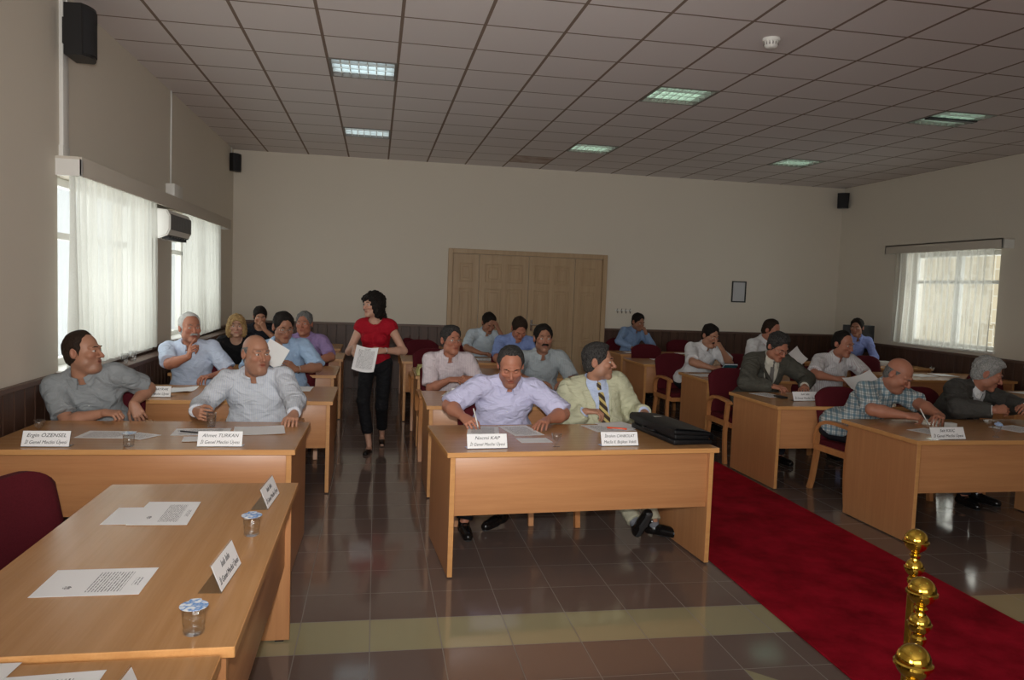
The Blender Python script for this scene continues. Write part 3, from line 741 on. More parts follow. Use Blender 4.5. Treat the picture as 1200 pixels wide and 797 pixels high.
# right rows
sheet(rect(3.98, 10.20, .3, .21, 176), PB, 'white sheet on the right fourth row desk before an empty chair', seed=21)
sheet(rect(4.55, 10.2, .21, .29, 176), PT, 'white sheet on the right fourth row desk at its far end', seed=22)
sheet(rect(3.80, 8.34, .3, .26, 190), PB, 'white sheet under the forearm of the man with the teal booklet', seed=23)
sheet(rect(3.72, 6.75, .21, .29, 195), PT, 'white sheet at the carpet end before the man in grey suit and glasses', seed=24)
sheet(rect(4.27, 6.75, .21, .29, 195), PB, 'white sheet right of the name plate of the man in grey suit and glasses', seed=25)
sheet(rect(4.70, 6.70, .30, .30, 170), PT, 'white sheets before the man in white striped shirt', seed=26)
sheet(rect(4.03, 4.90, .22, .29, 200), PT, 'white form under the hands of the checked shirt man', seed=27)
sheet(rect(4.86, 5.05, .30, .24, 195), PT, 'white document before the grey haired man at the right edge', seed=28)
sheet(rect(3.95, 11.30, .3, .21, 180), PB, 'white sheet before the man in blue shirt by the door', seed=29)
sheet(rect(4.75, 11.30, .21, .21, 180), PB, 'white sheet at the right end of the fifth row desk', seed=30)
sheet(rect(6.92, 8.72, .34, .26, 195), PB, 'white sheets glaring on the far right desk', seed=31)
sheet(rect(7.30, 8.80, .25, .3, 175), PB, 'second white sheet glaring on the far right desk', z=.7425, seed=32)
sheet(rect(6.98, 7.14, .3, .22, 188), PB, 'white sheet on the far right desk cut by the photo edge', seed=33)
sheet(rect(6.86, 10.05, .21, .29, 180), PB, 'white sheet left of the white box on the far right desk', seed=34)
tag(bx('card_box', (7.16, 9.93, .7405), (7.40, 10.10, .80), M['stain_box'], None, .003), 'white low card box on the far right desk', 'box')
# yellow folders
for k in range(4):
    z = .7405 + k * .021
    o = bx('folder', (.44 + .006 * k, 7.92, z), (.66 + .006 * (k % 2), 8.22, z + .020), M['yellow_paper'], None, .002)
    tag(o, ['lowest', 'second lowest', 'third', 'topmost'][k] + ' pale yellow folder of the stack on the centre third row desk', 'folder', 'yellow folders')

# lettering
def lettering(name, text, size, m, parent, loc, rot, shear=.28, ext=.0003, width=None):
    c = bpy.data.curves.new(name, 'FONT'); c.body = text; c.size = size; c.align_x = 'CENTER'; c.shear = shear; c.extrude = ext; c.resolution_u = 3
    c.space_line = .92; c.offset = 0.0
    o = bpy.data.objects.new(name, c); COL.objects.link(o); bpy.context.view_layer.update()
    me = bpy.data.meshes.new_from_object(o.evaluated_get(bpy.context.evaluated_depsgraph_get())); bpy.data.objects.remove(o)
    if width:
        xs = [v.co.x for v in me.vertices]; w = max(xs) - min(xs); f = min(width / w, 1.15)
        for v in me.vertices: v.co.x *= f; v.co.y *= min(f, 1.1) ** .4
    o = link_mesh(name, me, m, parent, None, False); o.location = loc; o.rotation_euler = rot; return o
def name_plate(x, y, deg, l1, l2, label, z=.7405, w=.245, h=.085):
    """clear acrylic stand: leaning sheet on a foot; printed card on the front (local -y) sheet"""
    r = tag(empty('name_plate', (x, y, z), math.radians(deg)), label, 'name plate', 'name plates'); d = .034; tilt = math.atan2(d, h)
    bm = bmesh.new()
    for a, b in (((-d, 0), (0, h)), ((d, .001), (-d, .001))):
        p, q = Vector((0, *a)), Vector((0, *b)); n = (q - p).cross(Vector((1, 0, 0))).normalized() * .001
        vs = [bm.verts.new(Vector((sx * w / 2, 0, 0)) + c + n * sn) for sn in (-1, 1) for sx, c in ((-1, p), (1, p), (1, q), (-1, q))]
        for f in ((0, 1, 2, 3), (7, 6, 5, 4), (0, 4, 5, 1), (1, 5, 6, 2), (2, 6, 7, 3), (3, 7, 4, 0)): bm.faces.new([vs[i] for i in f])
    obj('acrylic_stand', bm, M['acrylic'], r)
    bm = bmesh.new(); p, q = Vector((0, -d, 0)), Vector((0, 0, h)); u = (q - p).normalized(); n = Vector((0, -u.z, u.y))
    L = (q - p).length; rot = Matrix.Rotation(-tilt, 4, 'X')
    card = bmesh.new(); vs = [card.verts.new(p + u * t + Vector((sx * w * .485, 0, 0)) + n * o_) for o_ in (.0015, .0023) for sx, t in ((-1, L * .04), (1, L * .04), (1, L * .96), (-1, L * .96))]
    for f in ((3, 2, 1, 0), (4, 5, 6, 7), (0, 1, 5, 4), (1, 2, 6, 5), (2, 3, 7, 6), (3, 0, 4, 7)): card.faces.new([vs[i] for i in f])
    bm.free(); c = obj('name_card', card, M['paper'], r)
    rx = math.pi / 2 - tilt
    for txt, t, wd in ((l1, .60, .80), (l2, .20, .86)):
        pos = p + u * (L * t) + n * .0026
        lettering('lettering', txt, .027, M['ink'], c, pos, (rx, 0, 0), width=w * wd)
    return r
U2 = 'İl Genel Meclisi Üyesi'
name_plate(.66, 4.40, 4, 'Necmi KAP', U2, 'white name plate before the man in the lavender shirt')
name_plate(1.49, 4.47, 3, 'İbrahim CANBOLAT', 'Meclis II. Başkan Vekili', 'white name plate before the man in the beige suit')
name_plate(-1.725, 4.46, -1, 'Ergin ÖZENSEL', U2, 'white name plate before the man in the grey polo shirt')
name_plate(-.835, 4.46, -1, 'Ahmet TURKAN', U2, 'white name plate before the bald man in the pale shirt')
name_plate(-1.66, 6.27, 0, 'Nadir ALBAYRAK', U2, 'white name plate before the pointing man')
name_plate(3.90, 6.42, 6, 'lııılı lıılıı', U2, 'name plate before the man in grey suit and glasses', w=.27)
name_plate(3.93, 4.67, 4, 'Sait KILIÇ', U2, 'name plate before the checked shirt man', w=.29)
name_plate(-.44, 3.33, 86, 'lııılı lıılıı', U2, 'name tent beside the far water cup on the foreground desk')
name_plate(-.46, 2.475, 86, 'lııılı lıılıı', U2, 'name tent behind the near water cup on the foreground desk')
name_plate(-.53, 1.66, 86, 'lııılı lıılıı', U2, 'name tent at the bottom edge of the photo, only its tip showing', z=.7275)
name_plate(.74, 6.36, 0, 'lııılı lıılıı', U2, 'name plate before the man in glasses and pink white shirt, half hidden', w=.2)

# water cups with foil lids
def water_cup(x, y, label, z=.7405, s=1.0):
    r = tag(empty('water_cup', (x, y, z)), label, 'water cup', 'cups of water'); r.scale = (1, 1, 1)
    bm = bmesh.new(); lathe(bm, [(.024 * s, .0), (.027 * s, .003), (.0285 * s, .010), (.026 * s, .018), (.0285 * s, .028), (.031 * s, .070), (.036 * s, .073), (.036 * s, .0745)], 28); obj('cup', bm, M['clear'], r, smooth=True)
    bm = bmesh.new(); lathe(bm, [(.022 * s, .003), (.0265 * s, .010), (.0245 * s, .018), (.0275 * s, .030), (.0295 * s, .060)], 24); obj('water', bm, M['water'], r, smooth=True)
    bm = bmesh.new(); n = 32; tb = lambda k: (.0365 + (.010 if 6 < k < 11 else 0)) * s
    lo_, hi_ = ([bm.verts.new((tb(k) * math.cos(2 * math.pi * k / n), tb(k) * math.sin(2 * math.pi * k / n), zz)) for k in range(n)] for zz in (.0748, .0758))
    bm.faces.new(lo_[::-1]); bm.faces.new(hi_)
    for k in range(n): bm.faces.new((lo_[k], lo_[(k + 1) % n], hi_[(k + 1) % n], hi_[k]))
    obj('foil_lid', bm, M['foil'], r)
    return r
M['water'] = clear('water', (.985, .99, .99), .02, .02)
water_cup(-.455, 2.09, 'clear water cup with blue foil lid nearest the camera'); water_cup(-.43, 2.89, 'clear water cup with blue foil lid at the far end of the foreground desk')
water_cup(-1.31, 4.44, 'clear water cup with foil lid between the two name plates of the left desk')
# glasses
def glass(x, y, label, kind='tumbler', z=.7405, g='drinking glasses'):
    r = tag(empty('drinking_glass', (x, y, z)), label, 'glass', g); bm = bmesh.new()
    if kind == 'tumbler': lathe(bm, [(.022, 0), (.024, .002), (.030, .088), (.0285, .088), (.0235, .006), (.004, .006)], 24)
    else: lathe(bm, [(.022, 0), (.022, .003), (.008, .008), (.006, .022), (.010, .030), (.026, .050), (.031, .080), (.0295, .080), (.024, .052), (.004, .034)], 24)
    obj('bowl', bm, M['clear'], r, smooth=True); return r
glass(1.09, 4.43, 'footed drinking glass on the centre front desk between the two name plates', 'goblet')
glass(-1.90, 4.80, 'footed drinking glass behind the name plate of the man in the grey polo', 'goblet')
glass(-1.00, 5.03, 'tumbler of water held by the bald man'); 
glass(4.40, 4.74, 'footed drinking glass on the right front desk', 'goblet'); glass(7.30, 9.0, 'footed drinking glass standing on the glaring papers', 'goblet', .7435)
for k, (yy, w_) in enumerate(((6.78, 'nearer the camera'), (7.0, 'farther from the camera'))): glass(XL + .115, yy, 'tumbler on the dark radiator shelf by the near window, ' + w_, 'tumbler', .9355, 'glasses on the radiator shelf')
# pens
def pen(p, q, m, label, r=.0045):
    p, q = Vector(p), Vector(q); o = tag(empty('pen', p), label, 'pen', 'pens'); d = q - p
    bm = bmesh.new(); ring_tube(bm, [d * .12, d * .98, d], [r, r, r * .6], 10); obj('barrel', bm, m, o, smooth=True)
    bm = bmesh.new(); ring_tube(bm, [Vector((0, 0, 0)), d * .06, d * .125], [.0008, r * .6, r], 10); obj('tip', bm, M['chrome'], o, smooth=True); return o
pen((1.57, 5.02, .747), (1.71, 4.96, .747), M['red_plastic'], 'red pen on the document of the man in the beige suit', .007)
pen((-1.16, 4.86, .747), (-1.0, 4.79, .747), M['black'], 'dark pen lying on the sheet left of the bald man')
pen((1.80, 4.97, .75), (1.90, 4.92, .75), M['black'], 'dark pen beside the black briefcase')
# spectacle case / phone near grey suited man
tag(bx('mobile_phone', (3.73, 6.52, .7405), (3.80, 6.66, .757), M['black'], None, .005), 'black phone beside the name plate of the man in grey suit and glasses', 'phone')
# crumpled tissues
def tissue(x, y, s, m, label, seed):
    r = random.Random(seed); bm = bmesh.new(); bmesh.ops.create_icosphere(bm, subdivisions=3, radius=1)
    ks = [(Vector((r.uniform(-1, 1), r.uniform(-1, 1), r.uniform(-1, 1))).normalized(), r.uniform(.12, .3)) for _ in range(16)]
    for v in bm.verts:
        d = v.co.normalized(); f = 1.0
        for k_, a in ks: f += a * max(0, d.dot(k_) - .6) * 2 - a * .35 * abs(math.sin(6 * d.dot(k_)))
        v.co = Vector((d.x * f * s[0], d.y * f * s[1], max(-.3, d.z * f) * s[2]))
    lo = min(v.co.z for v in bm.verts)
    for v in bm.verts: v.co.z -= lo
    o = obj('crumpled_tissue', bm, m, None, (x, y, .7415), auto=.35); tag(o, label, 'tissue', 'crumpled tissues'); return o
M['tissue_blue'] = mat('pale_blue_tissue', (.45, .58, .82), .8)
tissue(4.96, 5.02, (.075, .06, .055), M['paper'], 'crumpled white tissue before the grey haired man', 3); tissue(4.82, 5.17, (.055, .045, .035), M['tissue_blue'], 'crumpled pale blue tissue left of the white one', 5)
tag(bx('coffee_carton', (4.19, 4.94, .7405), (4.25, 5.0, .80), M['stain_box'], None, .002), 'small white carton right of the checked shirt man hands', 'carton')

# black briefcase: soft gusset layers, flap, clasp, handle
r = tag(empty('briefcase', (1.94, 4.80, .7405), math.radians(7)), 'soft black leather briefcase lying on the centre front desk', 'briefcase')
for k, (z0, z1, ins) in enumerate(((0, .042, 0), (.040, .080, .014), (.078, .115, .004))):
    bm = bmesh.new(); box(bm, (-.155 + ins, -.36 + ins, z0), (.155 - ins, .30 - ins, z1), .011, 3)
    for v in bm.verts: v.co.z *= 1 - .22 * (v.co.x + .155) / .31; v.co.x += .006 * math.sin(9 * v.co.y)
    obj('gusset', bm, M['leather'], r, auto=.8)
bm = bmesh.new(); n = 14; rows = []
for i in range(n + 1):
    y = -.37 + .68 * i / n; rows.append([bm.verts.new((x, y + .004 * math.sin(x * 40), z + .003 * math.sin(7 * y + x * 11))) for x, z in ((-.165, .075), (-.165, .112), (-.147, .126), (-.05, .122), (.06, .112), (.13, .098), (.158, .078), (.163, .04))])
for a, b in zip(rows, rows[1:]):
    for k in range(7): bm.faces.new((a[k], a[k + 1], b[k + 1], b[k]))
bmesh.ops.recalc_face_normals(bm, faces=bm.faces); bmesh.ops.solidify(bm, geom=bm.faces[:], thickness=.004); obj('flap', bm, M['leather'], r, auto=.9)
BRIEF = r
bm = bmesh.new(); ring_tube(bm, [(-.155, -.10, .055), (-.185, -.09, .060), (-.198, -.02, .062), (-.185, .05, .060), (-.155, .06, .055)], .008, 8); obj('handle', bm, M['leather'], r, smooth=True)
bx('clasp', (-.06, .10, .120), (.0, .128, .127), M['chrome'], r, .002)
BRIEF.scale = (.88, .92, .84)
# dark monitor behind the man in the far corner
r = tag(empty('computer_monitor', (7.52, 10.95, .0), math.radians(-14)), 'dark screen standing behind the man in the far right corner', 'screen')
bx('screen_panel', (-.24, -.018, .86), (.24, .018, 1.28), M['black'], r, .006); bx('stand', (-.03, -.03, .02), (.03, .03, .87), M['black'], r, .004); bx('foot', (-.18, -.14, 0), (.18, .14, .02), M['black'], r, .004)

# ------------------------------------------------------------------ people: bodies, faces, hands and clothes grown from blended distance fields
f32 = np.float32
def smin(a, b, k):
    h = np.clip(.5 + .5 * (b - a) / k, 0, 1); return b + (a - b) * h - k * h * (1 - h)
def smax(a, b, k): return -smin(-a, -b, k)
class Grid:
    def __init__(s, lo, hi, h):
        s.h = h; s.lo = np.array(lo, dtype=np.float64); n = np.maximum(4, np.ceil((np.array(hi) - s.lo) / h).astype(int) + 1)
        s.X = (s.lo[0] + h * np.arange(n[0])).astype(f32)[:, None, None]; s.Y = (s.lo[1] + h * np.arange(n[1])).astype(f32)[None, :, None]; s.Z = (s.lo[2] + h * np.arange(n[2])).astype(f32)[None, None, :]
        s.shape = tuple(n)
    def full(s, v=9.0): return np.full(s.shape, v, f32)
def cap(g, a, b, ra, rb):
    a = np.array(a, f32); d = np.array(b, f32) - a; bb = float(d @ d) + 1e-9
    x, y, z = g.X - a[0], g.Y - a[1], g.Z - a[2]; t = np.clip((x * d[0] + y * d[1] + z * d[2]) / bb, 0, 1)
    return np.sqrt((x - t * d[0]) ** 2 + (y - t * d[1]) ** 2 + (z - t * d[2]) ** 2) - (ra + (rb - ra) * t)
def ell(g, c, r, A=None):
    x, y, z = g.X - f32(c[0]), g.Y - f32(c[1]), g.Z - f32(c[2])
    if A is not None:
        A = np.array(A, f32); x, y, z = x * A[0, 0] + y * A[0, 1] + z * A[0, 2], x * A[1, 0] + y * A[1, 1] + z * A[1, 2], x * A[2, 0] + y * A[2, 1] + z * A[2, 2]
    k0 = np.sqrt((x / r[0]) ** 2 + (y / r[1]) ** 2 + (z / r[2]) ** 2); k1 = np.sqrt((x / r[0] ** 2) ** 2 + (y / r[1] ** 2) ** 2 + (z / r[2] ** 2) ** 2) + 1e-9
    return k0 * (k0 - 1) / k1
def plane(g, p, n):
    n = np.array(n, f32); return (g.X - f32(p[0])) * n[0] + (g.Y - f32(p[1])) * n[1] + (g.Z - f32(p[2])) * n[2]
def nets(D, g):
    s = D < 0; a = np.zeros(tuple(np.array(D.shape) - 1), np.int8); off = [(i, j, k) for i in (0, 1) for j in (0, 1) for k in (0, 1)]
    sl = lambda o, n: tuple(slice(q, q + m - 1) for q, m in zip(o, n))
    for o in off: a += s[sl(o, D.shape)]
    act = (a > 0) & (a < 8); I = np.argwhere(act)
    if not len(I): return np.zeros((0, 3)), np.zeros((0, 4), int)
    val = {o: D[I[:, 0] + o[0], I[:, 1] + o[1], I[:, 2] + o[2]].astype(np.float64) for o in off}
    P = np.zeros((len(I), 3)); C = np.zeros(len(I))
    for o in off:
        for ax in range(3):
            if o[ax]: continue
            q = list(o); q[ax] = 1; q = tuple(q); va, vb = val[o], val[q]; m = (va < 0) != (vb < 0); t = np.where(m, va / np.where(m, va - vb, 1), 0)
            p = np.tile(np.array(o, float), (len(I), 1)); p[:, ax] += t; P[m] += p[m]; C[m] += 1
    V = (I + P / C[:, None]) * g.h + g.lo; idx = np.full(act.shape, -1, np.int64); idx[act] = np.arange(len(I)); F = []
    for ax in range(3):
        u, v = (ax + 1) % 3, (ax + 2) % 3; n = D.shape; A = [slice(None)] * 3; B = [slice(None)] * 3; A[ax] = slice(0, n[ax] - 1); B[ax] = slice(1, n[ax])
        for q in (u, v): A[q] = B[q] = slice(1, n[q] - 1)
        A, B = tuple(A), tuple(B); sa, sb = s[A], s[B]
        for m, fl in ((sa & ~sb, False), (~sa & sb, True)):
            E = np.argwhere(m)
            if not len(E): continue
            E[:, u] += 1; E[:, v] += 1; eu = np.zeros(3, int); eu[u] = 1; ev = np.zeros(3, int); ev[v] = 1
            q = [idx[tuple((E - d).T)] for d in (eu + ev, ev, np.zeros(3, int), eu)]
            q = np.stack(q, 1); F.append(q[:, ::-1] if fl else q)
    return V, np.concatenate(F) if F else np.zeros((0, 4), int)
def np_mesh(name, V, Fq):
    me = bpy.data.meshes.new(name); me.vertices.add(len(V)); me.vertices.foreach_set('co', np.asarray(V, f32).ravel())
    n = len(Fq); me.loops.add(4 * n); me.polygons.add(n); me.loops.foreach_set('vertex_index', np.asarray(Fq, np.int32).ravel())
    me.polygons.foreach_set('loop_start', np.arange(0, 4 * n, 4, dtype=np.int32)); me.polygons.foreach_set('loop_total', np.full(n, 4, np.int32))
    me.update(calc_edges=True); me.validate(); return me
def nrm(v): v = np.array(v, float); return v / (np.linalg.norm(v) + 1e-12)
V3 = lambda *a: np.array(a, float)

def skin_mat(name, c):
    m = mat(name, c, .48, 0, .4); t = NT(m); a = t.n('ShaderNodeAttribute', attribute_name='tint')
    mx = t.n('ShaderNodeMix', data_type='RGBA', blend_type='MULTIPLY'); mx.inputs[0].default_value = 1
    f = t.noise(t.coord(), 45, 3); t.l(t.mix(t.math('MULTIPLY', f, .5), c, tuple(x * y for x, y in zip(c, (.80, .70, .66)))), mx.inputs[6]); t.l(a.outputs['Color'], mx.inputs[7]); t.color(mx.outputs[2]); return m
SKIN = {'tan': skin_mat('tan_skin', (.46, .235, .15)), 'ruddy': skin_mat('ruddy_skin', (.47, .205, .13)), 'fair': skin_mat('fair_skin', (.56, .33, .235)), 'brown': skin_mat('brown_skin', (.36, .175, .11))}
def hair_mat(name, a, b):
    m = mat(name, a, .7, 0, .12); t = NT(m); f = t.noise(t.coord(), 1, 3, (240, 240, 60)); t.color(t.ramp(f, [(.38, a), (.62, b)])); return m
HAIR = {'black': hair_mat('black_hair', (.010, .008, .007), (.022, .018, .016)), 'brown': hair_mat('dark_brown_hair', (.022, .014, .010), (.04, .026, .018)),
    'salt': hair_mat('greying_black_hair', (.012, .011, .0105), (.075, .071, .068)), 'grey': hair_mat('grey_hair', (.22, .22, .21), (.42, .42, .41)), 'white': hair_mat('white_hair', (.48, .48, .47), (.68, .68, .67)),
    'blonde': hair_mat('blonde_hair', (.30, .18, .07), (.52, .36, .17)), 'dark_grey': hair_mat('dark_grey_hair', (.07, .068, .066), (.22, .22, .215))}
def cloth(name, c, c2=None, stripe=0, rough=.8):
    m = mat(name, c, rough, 0, .2); t = NT(m); v = t.coord(); f = t.noise(v, 9, 3); base = t.mix(t.math('MULTIPLY', f, .4), c, tuple(x * .86 for x in c))
    if stripe:
        s = t.n('ShaderNodeSeparateXYZ'); t.l(v, s.inputs[0]); w = t.math('LESS_THAN', t.math('FRACT', t.math('MULTIPLY', s.outputs[0], stripe)), .28); base = t.mix(w, base, c2)
    t.color(base); g = t.noise(v, 1, 3, (9, 9, 14), .45); g.node.inputs['Distortion'].default_value = 1.6; t.bump(g, .75, .03); return m
def plaid(name):
    m = mat(name, (.6, .65, .65), .8, 0, .2); t = NT(m); v = t.coord(); s = t.n('ShaderNodeSeparateXYZ'); t.l(v, s.inputs[0])
    def band(o, k, lo, hi): f = t.math('FRACT', t.math('MULTIPLY', o, k)); return t.math('MULTIPLY', t.math('GREATER_THAN', f, lo), t.math('LESS_THAN', f, hi))
    K = 21; a = t.math('ADD', s.outputs[0], t.math('MULTIPLY', s.outputs[1], -.55)); z = s.outputs[2]
    c = t.mix(t.math('MULTIPLY', band(a, K, .0, .42), .62), (.66, .70, .70), (.045, .16, .24)); c = t.mix(t.math('MULTIPLY', band(z, K, .0, .42), .55), c, (.05, .17, .25))
    c = t.mix(t.math('MULTIPLY', band(a, K, .62, .74), .5), c, (.10, .14, .12)); c = t.mix(t.math('MULTIPLY', band(z, K, .62, .74), .5), c, (.10, .14, .12)); t.color(c); return m
def tie_mat(name, a, b, k):
    m = mat(name, a, .45); t = NT(m); s = t.n('ShaderNodeSeparateXYZ'); t.l(t.coord(), s.inputs[0])
    d = t.math('FRACT', t.math('MULTIPLY', t.math('ADD', s.outputs[0], t.math('MULTIPLY', s.outputs[2], 1.15)), k))
    c = t.mix(t.math('GREATER_THAN', d, .58), a, b); t.color(c); return m
CL = {'grey_polo': cloth('grey_polo_knit', (.31, .335, .35)), 'pale_stripe': cloth('pale_blue_striped_cotton', (.67, .71, .77), (.55, .60, .70), 75), 'light_blue': cloth('light_blue_cotton', (.60, .69, .86)),
    'black_top': cloth('black_knit', (.012, .012, .014)), 'dark_vest': cloth('dark_navy_cloth', (.015, .017, .024)), 'sky': cloth('sky_blue_cotton', (.39, .55, .78)), 'purple': cloth('purple_cotton', (.36, .26, .50)),
    'red': cloth('red_jersey', (.36, .006, .018)), 'pink_white': cloth('pink_white_striped_cotton', (.76, .68, .71), (.64, .54, .60), 65), 'white_blue': cloth('pale_ice_blue_cotton', (.58, .68, .76)), 'blue': cloth('mid_blue_cotton', (.24, .33, .64)),
    'grey_blue': cloth('grey_blue_cotton', (.40, .45, .48), (.34, .385, .41), 60), 'lavender': cloth('lavender_cotton', (.63, .63, .87)), 'beige': cloth('pale_green_beige_suiting', (.57, .57, .40)), 'dress_blue': cloth('pale_blue_dress_shirt', (.55, .64, .85)),
    'navy_sky': cloth('denim_blue_cotton', (.24, .36, .58)), 'white': cloth('white_cotton', (.80, .81, .83)), 'grey_suit': cloth('dark_olive_grey_suiting', (.088, .085, .070)), 'cream': cloth('cream_dress_shirt', (.66, .63, .54)),
    'white_stripe': cloth('white_striped_cotton', (.77, .77, .78), (.58, .51, .55), 60), 'blue_violet': cloth('blue_violet_cotton', (.25, .31, .62)), 'plaid': plaid('blue_white_checked_cotton'), 'grey_suit2': cloth('charcoal_grey_suiting', (.075, .072, .066)),
    'black_trousers': cloth('black_trouser_cloth', (.010, .010, .012)), 'navy_trousers': cloth('dark_trouser_cloth', (.022, .024, .032)), 'beige_trousers': cloth('beige_trouser_cloth', (.50, .48, .36)), 'sock': cloth('grey_sock_knit', (.20, .21, .24))}
CL['tie_gold'] = tie_mat('gold_brown_striped_silk', (.05, .032, .02), (.58, .46, .16), 15); CL['tie_grey'] = mat('grey_silk', (.18, .17, .16), .4); CL['tie_navy'] = mat('dark_navy_silk', (.012, .013, .02), .4); CL['badge'] = M['paper']

def frame_axes(yaw, pitch=0, roll=0):
    """yaw 0 looks to -y (towards the camera), positive yaw turns to +x; pitch negative looks down"""
    y, p, r = map(math.radians, (yaw, pitch, roll)); F = V3(math.sin(y) * math.cos(p), -math.cos(y) * math.cos(p), math.sin(p)); X = V3(math.cos(y), math.sin(y), 0); Z = np.cross(X, -F); Z = nrm(Z)
    if Z[2] < 0: Z = -Z
    X2 = X * math.cos(r) + Z * math.sin(r); Z2 = -X * math.sin(r) + Z * math.cos(r); return X2, F, Z2
def two_bone(J, W, l1, l2, pole):
    d = W - J; L = np.linalg.norm(d); mx = (l1 + l2) * .998
    if L > mx: W = J + d / L * mx; d = W - J; L = mx
    u = d / L; a = (l1 * l1 - l2 * l2 + L * L) / (2 * L); h = math.sqrt(max(0, l1 * l1 - a * a)); p = np.array(pole, float); p = nrm(p - u * (p @ u)); return J + u * a + p * h, W

def head_field(g, P):
    """head local: x right of viewer, -y face front, z up; centre between the ears"""
    fat = P.get('fat', 0)
    d = ell(g, (0, .014, .036), (.0755, .097, .087)); d = smin(d, ell(g, (0, -.026, -.040), (.062 + fat * .010, .066, .080)), .03)
    d = smin(d, cap(g, (-.010, -.078, -.098), (.010, -.078, -.098), .020 + fat * .004, .020 + fat * .004), .03)
    for s in (-1, 1):
        d = smin(d, ell(g, (s * .047, -.012, -.066), (.022 + fat * .007, .040, .030 + fat * .004)), .022); d = smin(d, ell(g, (s * .041, -.066, -.018), (.026, .024, .022)), .018)
        d = smin(d, cap(g, (s * .012, -.090, .028), (s * .046, -.072, .028), .013, .011), .012)
    if fat: d = smin(d, ell(g, (0, -.040, -.112), (.042 + .010 * fat, .042, .018 + .010 * fat)), .03)
    for s in (-1, 1): d = smax(d, -ell(g, (s * .031, -.101, .008), (.018, .013, .0115)), .010)
    nl = P.get('nose', 1.0)
    d = smin(d, cap(g, (0, -.090, .014), (0, -.090 - .026 * nl, -.026), .0075, .0125), .010)
    for s in (-1, 1): d = smin(d, ell(g, (s * .0125, -.099, -.031), (.0088, .011, .008)), .005)
    # lips with a parting line
    d = smin(d, ell(g, (0, -.080, -.058), (.027, .015, .018)), .012)
    d = smin(d, cap(g, (-.017, -.094, -.054), (.017, -.094, -.054), .0055, .0055), .006); d = smin(d, cap(g, (-.014, -.094, -.066), (.014, -.094, -.066), .0065, .0065), .006)
    d = smax(d, -cap(g, (-.023, -.102, -.060), (.023, -.102, -.060), .0046, .0046), .004)
    if P.get('lids', False):
        for s in (-1, 1): d = smin(d, ell(g, (s * .031, -.082, .008), (.0145, .0125, .011)), .004)
    else:
        for s in (-1, 1): d = smin(d, cap(g, (s * .017, -.0885, .0150), (s * .046, -.080, .0145), .0052, .0050), .004); d = smin(d, cap(g, (s * .019, -.086, .0005), (s * .044, -.080, .0008), .0040, .0038), .004)
    for s in (-1, 1):
        e = ell(g, (s * .080, .016, .000), (.011, .021, .034)); e = smax(e, -ell(g, (s * .092, .012, .004), (.010, .012, .022)), .006); d = smin(d, e, .007)
    return d
